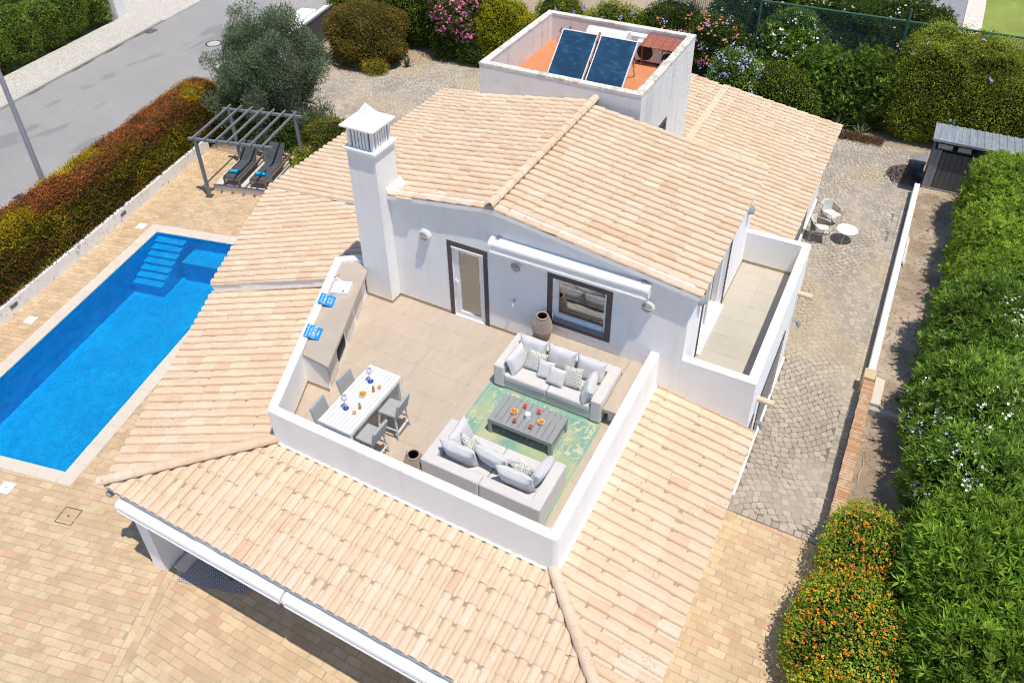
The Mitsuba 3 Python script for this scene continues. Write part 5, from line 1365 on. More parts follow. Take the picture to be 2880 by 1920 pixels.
# litter: dry leaves and roots on the bed
rg = np.random.default_rng(12)
vv, ff = [], []
for k in range(1500):
    x, y = rg.uniform(4.95, 6.4), rg.uniform(3.8, 19.0)
    if 7.6 < y < 8.0: continue
    z = (0.304 if y > 7.9 else 0.204); s = rg.uniform(0.008, 0.028); a = rg.uniform(0, 6.28); c, d = math.cos(a) * s, math.sin(a) * s
    vv.append(np.array([[x + c, y + d, z], [x - d * .5, y + c * .5, z + s * .5], [x - c, y - d, z + s * .2], [x + d * .5, y - c * .5, z + .001]])); ff.append(np.array([[0, 1, 2], [0, 2, 3]]))
m = cat(list(zip(vv, ff))); stuff('dry_leaves', m, PETAL, 'scattered dry leaves on the soil strip', 'leaves', color=np.repeat(np.stack([rg.uniform(.12, .34, len(vv))] * 3, 1) * [1, .72, .5], 4, 0))
t = thing('dry_root', 'thin pale root lying on the lower soil bed by the bricks', 'root')
put(t + '__stem', tube([(5.13, 5.4, 0.21), (5.10, 5.75, 0.23), (5.16, 6.0, 0.215), (5.12, 6.25, 0.22)], [0.012, 0.02, 0.016, 0.008], 6), mat('pale_wood', two(pr(speckle((0.45, 0.37, 0.29), 0.2, 9, 60), 0.9))))
t = thing('shed', 'dark grey garden shed with ribbed sloping roof behind the hedge', 'shed')
X0, X1, Y0, Y1 = 4.98, 8.2, 19.33, 20.85; ZF, ZBk = 2.20, 2.02
put(t + '__wall', cat([box(X0, X0 + 0.05, Y0, Y1, 0, 2.0), box(X1 - 0.05, X1, Y0, Y1, 0, 2.0), box(X0 + .05, X1 - .05, Y1 - 0.05, Y1, 0, 1.98), box(X0 + .05, X1 - .05, Y0 + 0.30, Y0 + 0.32, 0, 1.80)]), SHED)
put(t + '__sill', bbox(X0 - 0.01, X1, Y0 - 0.03, Y0 + 0.06, 0.28, 0.36, 0.008), SHEDL)
for i in range(2): put(t + '__panel', bbox(X0 + 0.004 + i * 0.14, X0 + 0.138 + i * 0.14, Y0 - 0.012, Y0 + 0.03, 0.36, 1.80, 0.006), SHEDL)  # corner panels in a paler grey: sunlight on them put into the colour
for i in range(11): put(t + '__panel', bbox(X0 + 0.30 + i * 0.16, X0 + 0.452 + i * 0.16, Y0 + 0.0, Y0 + 0.035, 0.36, 1.74, 0.006), SHED)
put(t + '__door_handle', cat([tube([(6.35, Y0 + .0, 1.05), (6.35, Y0 - 0.05, 1.05), (6.47, Y0 - 0.05, 1.04)], 0.012, 6)]), STEEL)
put(t + '__transom', bbox(X0 + .003, X1, Y0 - 0.005, Y0 + 0.03, 1.81, 1.84, 0.004), BLACK)
for i in range(4):
    a = X0 + 0.10 + i * 0.55; put(t + '__transom_window', bbox(a + (0.06 if i else 0), a + 0.45, Y0 + 0.012, Y0 + 0.03, 1.845, 2.02, 0.003), BLACK if i > 1 else CONCR)
put(t + '__lintel', bbox(X0 + .003, X1, Y0, Y0 + 0.04, 2.02, 2.14, 0.004), BLACK)
nr = 15; wr = (X1 - X0 + 0.12) / nr
sl = math.degrees(math.atan2(ZBk - ZF, Y1 - Y0))
for i in range(nr):
    put(t + '__roof_sheet', xf(cat([box(0, wr * 0.62, 0, 1.72, -0.012, 0.0), bbox(wr * 0.62, wr, -0.003, 1.723, -0.012, 0.022, 0.008)]), tr(X0 - 0.07 + i * wr, Y0 - 0.10, ZF) @ rx(sl)), SHEDR)
put(t + '__fascia', bbox(X0 - 0.08, X1 + .05, Y0 - 0.13, Y0 - 0.105, ZF - 0.07, ZF + 0.02, 0.005), SHEDR)
put(t + '__fascia', xf(bbox(-0.02, 0.02, 0, 1.74, -0.07, 0.03, 0.005), tr(X0 - 0.09, Y0 - 0.10, ZF) @ rx(sl)), SHEDR)
t = thing('cable_pile', 'tangled heap of weathered brown irrigation pipes beside the shed', 'pipe heap')
rg = np.random.default_rng(4); ms = []
PIPE = mat('old_pipe', two(pr(speckle((0.17, 0.135, 0.115), 0.4, 8, 40), 0.7)))
for k in range(42):
    a0 = rg.uniform(0, 6.28); r0 = rg.uniform(0.12, 0.50); n = 26; s = np.linspace(0, rg.uniform(2.5, 5.5), n); ph = rg.uniform(0, 6.28)
    r = r0 * (1 + 0.35 * np.sin(2 * s + ph)) ; cxx, cyy = 4.36 + rg.normal(0, 0.07), 20.30 + rg.normal(0, 0.12)
    z = 0.03 + np.clip(0.34 - 0.6 * r, 0.0, .4) * rg.uniform(0.2, 1) + 0.03 * np.sin(3 * s + ph) + 0.03
    ms.append(tube(np.stack([cxx + r * np.cos(a0 + s), cyy + 1.15 * r * np.sin(a0 + s), z], 1), rg.uniform(0.010, 0.017), 5))
put(t + '__pipes', cat(ms), PIPE, smooth=True)
t = thing('grey_box', 'grey concrete box standing on the cobbles behind the pipe heap', 'box')
put(t + '__body', bbox(4.52, 4.94, 20.95, 21.70, 0, 0.30, 0.01), SHEDL); put(t + '__lid', bbox(4.50, 4.96, 20.93, 21.72, 0.3002, 0.33, 0.008), SHEDL)
t = thing('leaning_board', 'purple edged white board leaning on the outside of the white wall', 'board')
put(t + '__panel', xf(bbox(0, 0.03, 0, 1.5, 0, 0.16, 0.004), tr(4.99, 14.3, 0.30) @ ry(-20)), PVC)

# ------------------------------------------------------------------ garden chairs and round table on the cobbles
STRAP = mat('taupe_strap', two(pr(speckle((0.25, 0.205, 0.18), 0.12, 10, 80), 0.75)))
PADF = mat('pale_pad', two(pr(speckle((0.60, 0.62, 0.60), 0.05, 9, 120), 0.85)))


def garden_chair(lb, x, y, deg):
    t = thing('garden_chair', lb, 'chair'); A = tr(x, y, 0) @ rz(deg)
    # faces +x before turning; the rim sweeps from the arms up to the back
    th = np.linspace(math.radians(62), math.radians(298), 25)
    R = np.stack([0.30 * np.cos(th) - 0.0, 0.31 * np.sin(th)], 1); hz = 0.60 + 0.20 * np.clip(-np.cos(th), 0, 1) ** 1.2
    rim = np.c_[R * 1.08, hz]; low = np.c_[R * 0.92, np.full(len(th), 0.36)]
    rim = np.vstack([[0.30, 0.27, 0.57], rim, [0.30, -0.27, 0.57]]); low = np.vstack([[0.28, 0.25, 0.36], low, [0.28, -0.25, 0.36]])
    put(t + '__rim', xf(tube(rim, 0.016, 8), A), GREYL, smooth=True)
    put(t + '__seat_frame', xf(tube(low, 0.012, 6), A), GREYL, smooth=True)
    k = 46; u = np.linspace(0, len(rim) - 1, k); I = np.arange(len(rim))
    rr = np.stack([np.interp(u, I, rim[:, c]) for c in range(3)], 1); ll = np.stack([np.interp(u, I, low[:, c]) for c in range(3)], 1)
    for i in range(k):
        d = rr[min(i + 1, k - 1)] - rr[max(i - 1, 0)]; d /= np.linalg.norm(d)
        if i % 23 == 0 and False: continue
        ms_ = bar(ll[i], rr[i], 0.020, 0.006, up=np.cross(d, [0, 0, 1]))
        put(t + '__strap', xf(ms_, A), STRAP)
    put(t + '__seat_pad', xf(rbox(-0.24, 0.27, -0.245, 0.245, 0.37, 0.44, 0.03), A), PADF, smooth=30)
    bpad = []
    for i in range(6):
        a = math.radians(132 + i * 19.2); bpad.append(xf(rbox(-0.025, 0.025, -0.050, 0.050, 0.0, 0.36, 0.022), tr(0.24 * math.cos(a), 0.25 * math.sin(a), 0.44) @ rz(math.degrees(a)) @ ry(8)))
    put(t + '__back_pad', xf(cat(bpad), A), PADF, smooth=30)
    for sx_, sy_ in ((0.29, 0.26), (0.29, -0.26), (-0.24, 0.20), (-0.24, -0.20)): put(t + '__leg', xf(tube([(sx_ * 0.95, sy_ * 0.95, 0.38), (sx_ * 1.16, sy_ * 1.12, 0)], 0.012, 7), A), GREYL, smooth=40)


garden_chair('strap sided garden chair with pale pads, farther from the balcony', 2.52, 16.05, -32)
garden_chair('strap sided garden chair with pale pads, next to the balcony corner', 2.40, 15.02, 8)
t = thing('round_table', 'small round pale table beside the two garden chairs', 'table')
put(t + '__top', lathe([(0, 0.43), (0.31, 0.43), (0.325, 0.44), (0.325, 0.452), (0.31, 0.46), (0, 0.46)], 40, (3.19, 15.31, 0)), PVC, smooth=30)
for a in (0.3, 2.4, 4.5): put(t + '__leg', tube([(3.19 + 0.16 * math.cos(a), 15.31 + 0.16 * math.sin(a), 0.43), (3.19 + 0.28 * math.cos(a), 15.31 + 0.28 * math.sin(a), 0)], 0.014, 7), GREYL, smooth=40)

# ------------------------------------------------------------------ porch: wooden chair and zigzag rug
ZIG = mat('zigzag_rug', two(pr(proc(lambda p, n, uv: (lambda s: mix((0.20, 0.20, 0.22), (0.50, 0.49, 0.48), smoothstep(0.40, 0.60, s)))(dr.abs((p.y + p.x * 0.2) * 16.0 + dr.abs(p.x * 14.0 - dr.floor(p.x * 14.0) - 0.5) * 1.6 - dr.floor((p.y + p.x * 0.2) * 16.0 + dr.abs(p.x * 14.0 - dr.floor(p.x * 14.0) - 0.5) * 1.6) - 0.5) * 2.0)), 0.95, spec=0.05)))
t = thing('porch_rug', 'grey and white zigzag rug in the shade of the porch', 'rug')
put(t + '__pile', prism(Polygon([(-6.93, -3.42), (-5.4, -2.95), (-5.4, -1.6), (-7.2, -1.6)]), 0.006, 0.016), ZIG)
t = thing('wooden_chair', 'dark wooden slatted armchair on the porch rug', 'chair'); A = tr(-6.15, -2.55, 0.016) @ rz(-8)
for x in (-0.27, 0.27):
    for y in (-0.26, 0.26): put(t + '__leg', xf(bar((x, y, 0), (x, y, 0.62 if y < 0 else 0.85), 0.055, up=(0, 1, 0)), A), TEAK)
    put(t + '__arm', xf(bbox(x - 0.05, x + 0.05, -0.32, 0.28, 0.621, 0.65, 0.008), A), TEAK)
for i in range(6): put(t + '__seat_slat', xf(bbox(-0.24, 0.24, -0.27 + i * 0.085, -0.20 + i * 0.085, 0.38, 0.41, 0.006), A), TEAK)
put(t + '__front_rail', xf(bbox(-0.24, 0.24, -0.29, -0.26, 0.30, 0.375, 0.006), A), TEAK)
for i in range(5): put(t + '__back_slat', xf(bbox(-0.23, 0.23, 0.25, 0.275, 0.45 + i * 0.085, 0.51 + i * 0.085, 0.005), A), TEAK)
t = thing('wooden_table', 'dark wooden table standing farther back on the porch', 'table')
put(t + '__top', bbox(-7.0, -5.6, -1.75, -0.95, 0.70, 0.74, 0.01), TEAK)
for x in (-6.9, -5.7):
    for y in (-1.7, -1.0): put(t + '__leg', bar((x, y, 0), (x, y, 0.699), 0.06, up=(0, 1, 0)), TEAK)
t = thing('roller_blind', 'dark folded roller blind outside the porch pillar', 'blind')
put(t + '__tube', bar((-7.75, -3.30, 0.02), (-7.72, -3.05, 2.0), 0.05, up=(1, 0, 0)), BLACK)

# ------------------------------------------------------------------ behind the garden: green court fence, neighbour's pool
NET = mat('net_cord', two(pr((0.035, 0.075, 0.06), 0.8)))
YF = 25.0
t = thing('court_fence', 'tall green metal fence with mesh among the rear oleanders', 'fence')
for x in (-2.50, 3.0, 8.5): put(t + '__post', tube([(x, YF, -0.05), (x, YF, 4.9 if x < 0 else 4.4)], 0.05, 8), GREENM, smooth=40)
put(t + '__rail', tube([(-2.5, YF, 3.90), (8.5, YF, 3.96)], 0.038, 8), GREENM, smooth=40)
put(t + '__brace', tube([(-2.9, 26.5, 4.9), (-3.6, 26.6, 0)], 0.05, 8), GREENM)
ms = []
for x in np.arange(-6.0, 8.5, 0.085): ms.append(box(x, x + 0.012, YF + 0.05, YF + 0.056, 1.0, 3.9))
for z in np.arange(1.0, 3.9, 0.045): ms.append(box(-6.0, 8.5, YF + 0.057, YF + 0.063, z, z + 0.012))
stuff(t + '__mesh', cat(ms), NET)
t = thing('neighbour_pool', "neighbour's blue swimming pool beyond the rear hedge", 'swimming pool')
put(t + '__basin', box(-1, 5.15, 32, 46, -0.55, -0.50), MOSAIC)
put(t + '__water', box(-1, 5.15, 32, 46, -0.055, -0.05), WATER)
labels[t + '__water'] = {'kind': 'stuff', 'label': 'clear pool water'}
put(t + '__coping', box(5.15, 6.0, 31.2, 47, -0.1, 0.02), COPING)
put(t + '__coping', box(-1.5, 5.148, 31.2, 32, -0.1, 0.02), COPING)

# ------------------------------------------------------------------ plants
def blob(c, r, seed, p=2.4, amp=0.26, fr_=1.5, sub=4, zmin=None):
    m = trimesh.creation.icosphere(sub); d = np.array(m.vertices)
    k = (np.abs(d[:, 0]) ** p + np.abs(d[:, 1]) ** p + np.abs(d[:, 2]) ** p) ** (-1 / p)
    v = d * k[:, None] * np.asarray(r, float)
    n = meshkit.fbm(v * fr_ + seed * 7.3, 4, seed) - 0.5
    v = v * (1 + 2 * amp * n)[:, None] + np.asarray(c, float)
    if zmin is not None: v[:, 2] = np.maximum(v[:, 2], zmin)
    return v, np.array(m.faces)


def hedge_body(path, width, h, seed, amp=0.09, z0=0.0, lean=0.0):
    """a clipped hedge along a path (its middle line)"""
    ls = LineString(path); L = ls.length; n = max(8, int(L / 0.22)); k = 26
    prof = []
    for t in np.linspace(0, 1, k):                                 # half way round a rounded rectangle: foot, side, top, side, foot
        a = t * 4
        if a < 1.4: x, z = -1, a / 1.4 * 0.86
        elif a < 2.6: u = (a - 1.4) / 1.2 * math.pi; x, z = -math.copysign(abs(math.cos(u)) ** 0.45, math.cos(u)), 0.86 + 0.14 * math.sin(u) ** 0.5
        else: x, z = 1, (4 - a) / 1.4 * 0.86
        prof.append((x, z))
    prof = np.array(prof)
    V = []
    for s in np.linspace(0, L, n):
        p = np.array(ls.interpolate(s).coords[0]); q = np.array(ls.interpolate(min(s + 0.05, L)).coords[0]); q0 = np.array(ls.interpolate(max(s - 0.05, 0)).coords[0])
        d = (q - q0) / np.linalg.norm(q - q0); nn = np.array([d[1], -d[0]])
        taper = min(1.0, 0.72 + 0.28 * math.sqrt(min(s, L - s) / 0.5)) if min(s, L - s) < 0.5 else 1.0
        V.append(np.c_[p + nn * prof[:, :1] * width / 2 * taper, z0 + prof[:, 1] * h * taper])
    V = np.array(V); c = V.mean(1, keepdims=True)
    nz = meshkit.fbm(V.reshape(-1, 3) * 1.6 + seed * 5.1, 4, seed).reshape(V.shape[:2]) - 0.5
    V = c + (V - c) * (1 + 2 * amp * nz)[..., None] ; V[..., 2] = np.maximum(V[..., 2], z0 - 0.02)
    m, kk = V.shape[0], V.shape[1]
    i, j = np.meshgrid(np.arange(m - 1), np.arange(kk - 1), indexing='ij'); a = (i * kk + j).ravel(); q = np.stack([a, a + 1, a + kk + 1, a + kk], 1)
    v = V.reshape(-1, 3); f = np.vstack([q[:, [0, 1, 2]], q[:, [0, 2, 3]]])
    caps = []
    for base, flip in ((0, False), ((m - 1) * kk, True)):
        v = np.vstack([v, v[base:base + kk].mean(0)]); cidx = len(v) - 1
        for e in range(kk - 1): caps.append([base + e + 1, base + e, cidx] if not flip else [base + e, base + e + 1, cidx])
    return v, np.vstack([f, np.array(caps)])


def sample(mesh, n, seed, zlo=None):
    """points and normals on the surface of a mesh"""
    v, f = mesh; rg = np.random.default_rng(seed)
    a, b, c = v[f[:, 0]], v[f[:, 1]], v[f[:, 2]]; cr = np.cross(b - a, c - a); A = np.linalg.norm(cr, axis=1)
    i = rg.choice(len(f), n, p=A / A.sum()); u, w = rg.random(n), rg.random(n); s = u + w > 1; u[s], w[s] = 1 - u[s], 1 - w[s]
    P = a[i] + (b - a)[i] * u[:, None] + (c - a)[i] * w[:, None]; N = cr[i] / (A[i, None] + 1e-12)
    return P, N


def leaf_mesh(P, D, Nrm, L, W, col, fold=0.25, droop=0.0):
    """folded leaves: base point, direction, facing, length, width, colour"""
    D = D / np.linalg.norm(D, axis=1, keepdims=True); S = np.cross(D, Nrm); S /= np.linalg.norm(S, axis=1, keepdims=True) + 1e-9; U = np.cross(S, D)
    L, W = L[:, None], W[:, None]
    base = P; mid = P + D * L * 0.48 + U * W * fold; tip = P + D * L - np.array([0, 0, 1.0]) * L * droop
    v = np.stack([base, mid + S * W * 0.5, tip, mid - S * W * 0.5], 1).reshape(-1, 3)
    k = np.arange(len(P)) * 4
    f = np.vstack([np.stack([k, k + 1, k + 2], 1), np.stack([k, k + 2, k + 3], 1)])
    return v, f, np.repeat(col, 4, 0)


def palette(rg, n, cols, spread=0.22):
    c = np.asarray(cols, float)[rg.integers(0, len(cols), n)]
    return np.clip(c * (1 + spread * rg.normal(0, 1, (n, 1))), 0.004, 1)


GAIN = 1.9


def foliage(bodies, dens, L, W, cols, seed, up=0.5, rand=0.6, depth=0.16, shoot=0, spreadang=42, core=True, droop=0.05, tint=None, spread=0.22, shrink=0.15, contrast=1.0):
    """leaves over the bodies (list of meshes) and a dark inner mass that paints in the shade between them: (leaf mesh, colours, inner mesh)"""
    rg = np.random.default_rng(seed); V, Fc, C, n0, K = [], [], [], 0, []
    for bi, body in enumerate(bodies):
        v, f = body; cr = np.cross(v[f[:, 1]] - v[f[:, 0]], v[f[:, 2]] - v[f[:, 0]]); area = np.linalg.norm(cr, axis=1).sum() / 2
        n = int(area * dens)
        P, N = sample(body, n, seed + bi)
        keep = np.array([True] * n)
        for bj, other in enumerate(bodies):                       # drop what is inside another body (seen as an ellipsoid)
            if bj == bi: continue
            o = other[0]; c, r = (o.max(0) + o.min(0)) / 2, (o.max(0) - o.min(0)) / 2 * 0.78
            keep &= (((P - c) / r) ** 2).sum(1) > 1
        cam = CAM - P; face = (N * cam).sum(1) / np.linalg.norm(cam, axis=1)
        keep &= (face > -0.40) & (P[:, 2] > -0.01)
        P, N = P[keep], N[keep]; n = len(P)
        P = P - N * (rg.random((n, 1)) ** 1.3 * depth) + N * (rg.random((n, 1)) ** 4) * depth * 1.2
        g = meshkit.fbm(P * 1.7 + 3.3, 4, seed + 5)
        A = N + np.array([0, 0, up]) + rg.normal(0, rand * 0.5, (n, 3)); A /= np.linalg.norm(A, axis=1, keepdims=True)
        cs = palette(rg, n, cols, 0.12)
        if tint is not None: cs = tint(P, N, cs, rg)
        cs = np.clip(cs * np.array([1.15, 1.0, 0.75]) * GAIN * (1 + 1.5 * contrast * (g[:, None] - 0.5)), 0.004, 0.8)
        X = np.cross(A, rg.normal(size=(n, 3))); X /= np.linalg.norm(X, axis=1, keepdims=True); Y = np.cross(A, X)
        for w in range(max(1, shoot)):
            if shoot:
                ph = w * 2.4 + rg.normal(0, 0.35, (n, 1)); th = np.radians(spreadang + rg.normal(0, 14, (n, 1)) + 22 * ((w % 3) - 1))
                D = A * np.cos(th) + (X * np.cos(ph) + Y * np.sin(ph)) * np.sin(th)
                Q = P + A * L * (0.10 * (2 - (w % 3)) + 0.05 * rg.random((n, 1))); nr = A + rg.normal(0, 0.25, (n, 3))
            else:
                D = A + rg.normal(0, rand, (n, 3)); Q = P; nr = N * 0.4 + np.array([0, 0, 0.8]) + rg.normal(0, 0.4, (n, 3))
            l = L * rg.uniform(0.65, 1.25, n); ww = W * rg.uniform(0.75, 1.25, n)
            v1, f1, c1 = leaf_mesh(Q, D, nr, l, ww, np.clip(cs * (1 + spread * 0.6 * rg.normal(0, 1, (n, 1))), 0.003, 0.9), droop=droop)
            V.append(v1); Fc.append(f1 + n0); C.append(c1); n0 += len(v1)
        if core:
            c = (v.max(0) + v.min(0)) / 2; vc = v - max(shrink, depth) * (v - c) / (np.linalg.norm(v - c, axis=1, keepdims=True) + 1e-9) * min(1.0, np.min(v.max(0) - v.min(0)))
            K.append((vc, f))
    return (np.vstack(V), np.vstack(Fc)), np.vstack(C), (cat(K) if K else None)


def flowers(bodies, n, size, cols, seed, petals=5, clump=1, spread=0.0, lift=0.03, zmin=0.1, topw=1.0, mask=None):
    rg = np.random.default_rng(seed); V, Fc, C, n0 = [], [], [], 0
    areas = [np.linalg.norm(np.cross(v[f[:, 1]] - v[f[:, 0]], v[f[:, 2]] - v[f[:, 0]]), axis=1).sum() for v, f in bodies]
    for bi, body in enumerate(bodies):
        k = int(n * areas[bi] / sum(areas)); P, N = sample(body, k * 4, seed + bi * 31)
        cam = CAM - P; ok = ((N * cam).sum(1) > 0) & (P[:, 2] > zmin)
        if mask is not None: ok &= mask(P)
        P, N = P[ok][:k], N[ok][:k]; k = len(P)
        if k == 0: continue
        cc = palette(rg, k, cols, 0.10)
        P, N, cc = np.repeat(P, clump, 0), np.repeat(N, clump, 0), np.repeat(cc, clump, 0); k = len(P)
        P = P + rg.normal(0, spread, (k, 3)) + N * lift * rg.uniform(0.2, 1.4, (k, 1))
        A = N + np.array([0, 0, 0.7]) + rg.normal(0, 0.35, (k, 3)); A /= np.linalg.norm(A, axis=1, keepdims=True)
        X = np.cross(A, rg.normal(size=(k, 3))); X /= np.linalg.norm(X, axis=1, keepdims=True); Y = np.cross(A, X)
        s = size * rg.uniform(0.7, 1.25, (k, 1))
        for e in range(petals):
            a = e * 2 * math.pi / petals; D = X * math.cos(a) + Y * math.sin(a) + A * 0.25
            v1, f1, c1 = leaf_mesh(P, D, A, s[:, 0], s[:, 0] * 0.75, cc * rg.uniform(0.92, 1.06, (k, 1)), fold=0.05)
            V.append(v1); Fc.append(f1 + n0); C.append(np.clip(c1, 0, 0.95)); n0 += len(v1)
    return (np.vstack(V), np.vstack(Fc)), np.vstack(C)


def stems(c, n, h, r, seed, spread=0.5):
    rg = np.random.default_rng(seed); ms = []
    for k in range(n):
        a = rg.uniform(0, 6.28); q = rg.uniform(0.2, 1.0) * spread
        b = np.array([c[0] + 0.25 * q * math.cos(a), c[1] + 0.25 * q * math.sin(a), c[2] - 0.05]); e = np.array([c[0] + q * math.cos(a), c[1] + q * math.sin(a), c[2] + h])
        m = (b + e) / 2 + rg.normal(0, 0.05, 3); ms.append(tube([b, m, e], [r, r * 0.8, r * 0.45], 6))
    return cat(ms)


def bush(name, lb, bodies, dens, L, W, cols, seed, category='bush', group=None, flower=None, stem=None, **k):
    t = thing(name, lb, category, group)
    m, c, inner_ = foliage(bodies, dens, L, W, cols, seed, **k)
    put(t + '__foliage', m, LEAF, color=c)
    if inner_ is not None: put(t + '__shade_core', inner_, CORE)  # added solid core, no real branches; its dark colour paints the inner shade
    if flower:
        for nm, fl in (flower if isinstance(flower, list) else [('flowers', flower)]):
            fm, fcol = flowers(bodies, **fl); stuff(t + '__' + nm, fm, PETAL, color=fcol)
    if stem: put(t + '__stems', stems(*stem), BARK)
    return t


G_DARK = [(0.045, 0.085, 0.022), (0.06, 0.11, 0.03), (0.035, 0.065, 0.02)]
G_OLE = [(0.085, 0.175, 0.035), (0.12, 0.22, 0.05), (0.06, 0.13, 0.03), (0.16, 0.26, 0.07)]
G_LIME = [(0.14, 0.21, 0.03), (0.19, 0.25, 0.04), (0.10, 0.16, 0.025)]
G_YEL = [(0.30, 0.30, 0.02), (0.22, 0.25, 0.02), (0.14, 0.18, 0.02)]
G_OLIVE = [(0.13, 0.175, 0.095), (0.17, 0.215, 0.125), (0.10, 0.145, 0.075), (0.21, 0.25, 0.16)]
G_PHO = [(0.20, 0.075, 0.03), (0.16, 0.09, 0.03), (0.11, 0.10, 0.02)]


# clipped red tipped hedge behind the low wall
def hedge_tint(P, N, cs, rg):
    y = P[:, 1]; g = meshkit.fbm(P * np.array([0.55, 0.55, 0.9]) + 11.0, 3, 4)[:, None]
    red = np.array([0.235, 0.095, 0.042]); yel = np.array([0.26, 0.225, 0.02]); grn = np.array([0.065, 0.085, 0.018]); brn = np.array([0.12, 0.065, 0.028])
    top = np.clip((P[:, 2] - 1.6) / 0.55, 0, 1)[:, None]
    k = rg.random((len(P), 1))
    t = np.clip((g - 0.47) * 9, 0, 1)
    col = np.where(k < 0.6, red * (1 - t) + yel * t, brn * (1 - t) + yel * 0.8 * t)
    low = np.where(k < 0.45, grn, brn * (1 - t) + yel * 0.75 * t)
    return (col * top + low * (1 - top)) * rg.uniform(0.75, 1.25, (len(P), 1))


hp0, hp1 = WALL0 - wn * 0.72, WALL1 - wn * 0.72
hb = hedge_body([hp0 - wd * 1.75, hp0, (hp0 + hp1) / 2, hp1 + wd * 3], 1.18, 2.28, 3, amp=0.07)
bush('clipped_hedge', 'long clipped hedge with red and yellow young leaves along the street', [hb], 1500, 0.075, 0.036, [(0.1, 0.1, 0.03)], 21, 'hedge', up=0.7, rand=0.7, depth=0.10, tint=hedge_tint, shrink=0.10)
bush('garden_shrub', 'bright green shrub between the end of the clipped hedge and the olive tree', [blob((-20.0, 12.9, 0.9), (0.85, 1.2, 1.15), 31), blob((-19.3, 12.1, 0.7), (0.7, 0.6, 0.9), 32)], 650, 0.10, 0.040, [(0.11, 0.20, 0.04), (0.15, 0.25, 0.05), (0.08, 0.15, 0.03)], 33, up=0.4)
# back side of the pergola
bush('dark_shrub', 'dark evergreen shrub in the shade behind the pergola', [blob((-17.8, 11.9, 0.55), (1.3, 0.7, 0.75), 35), blob((-16.2, 12.2, 0.6), (1.2, 0.8, 0.9), 36)], 420, 0.09, 0.04, G_DARK, 37)
bush('speckled_shrub', 'green and bronze shrub beside the rear pergola post', [blob((-14.9, 12.0, 0.7), (0.9, 0.9, 0.95), 38), blob((-14.0, 11.6, 0.5), (0.7, 0.7, 0.7), 39)], 620, 0.08, 0.036, [(0.07, 0.10, 0.025), (0.14, 0.10, 0.035), (0.10, 0.14, 0.03)], 40)
bush('lime_shrub', 'small lime green shrub in front of the rear pergola post', [blob((-15.1, 10.95, 0.45), (0.50, 0.48, 0.52), 41)], 900, 0.075, 0.034, [(0.20, 0.27, 0.05), (0.27, 0.33, 0.07), (0.14, 0.20, 0.04)], 42, up=0.8)

# olive tree
t = thing('olive_tree', 'grey green olive tree behind the pergola', 'tree')
rg = np.random.default_rng(51); OC = np.array([-17.95, 12.75, 0.0])
tr0 = [OC + [0, 0, -0.1], OC + [0.05, 0.05, 0.6], OC + [-0.05, 0.1, 1.25]]
put(t + '__trunk', tube(tr0, [0.19, 0.15, 0.13], 9), BARK, smooth=True)
tips, limbs = [], []
for k in range(15):
    a = k * 2.4 + rg.uniform(-.3, .3); el = rg.uniform(0.25, 1.35); ln_ = rg.uniform(1.3, 2.2)
    b = OC + [-0.05, 0.1, rg.uniform(0.9, 1.3)]; e = b + np.array([math.cos(a) * math.cos(el), math.sin(a) * math.cos(el), math.sin(el)]) * ln_
    m = (b + e) / 2 + rg.normal(0, 0.12, 3); limbs.append(tube([b, m, e], [0.075, 0.05, 0.022], 6)); tips.append(e)
    for q in range(3):
        e2 = e + rg.normal(0, 0.5, 3) + [0, 0, 0.15]; limbs.append(tube([m * 0.4 + e * 0.6, (e + e2) / 2, e2], [0.028, 0.018, 0.008], 5)); tips.append(e2)
put(t + '__limbs', cat(limbs), BARK, smooth=True)
CC = OC + np.array([0.05, 0.15, 3.0]); V, Fc, C, n0 = [], [], [], 0
cl = [CC + rg.normal(0, 1, 3) * 0 + (lambda d: d / np.linalg.norm(d) * rg.uniform(0.55, 1.0) ** 0.5 * np.array([1.85, 1.85, 1.55]))(rg.normal(size=3)) for _ in range(170)] + tips
for k in range(10):
    cl.append(CC + np.array([rg.uniform(-1.2, 1.2), rg.uniform(-1.2, 1.2), rg.uniform(1.45, 2.05)]))
for ci, c in enumerate(cl):
    n = 330; r = rg.uniform(0.28, 0.48); d = rg.normal(size=(n, 3)); d /= np.linalg.norm(d, axis=1, keepdims=True)
    P = c + d * r * rg.random((n, 1)) ** 0.4 * np.array([1, 1, 1.15])
    D = d * 0.5 + np.array([0, 0, 0.55]) + rg.normal(0, 0.5, (n, 3))
    cs = palette(rg, n, G_OLIVE, 0.18) * rg.uniform(0.75, 1.15)
    v1, f1, c1 = leaf_mesh(P, D, rg.normal(size=(n, 3)), np.full(n, 0.11) * rg.uniform(.7, 1.3, n), np.full(n, 0.034), cs * 1.35)
    V.append(v1); Fc.append(f1 + n0); C.append(c1); n0 += len(v1)
put(t + '__crown', (np.vstack(V), np.vstack(Fc)), LEAF, color=np.vstack(C))

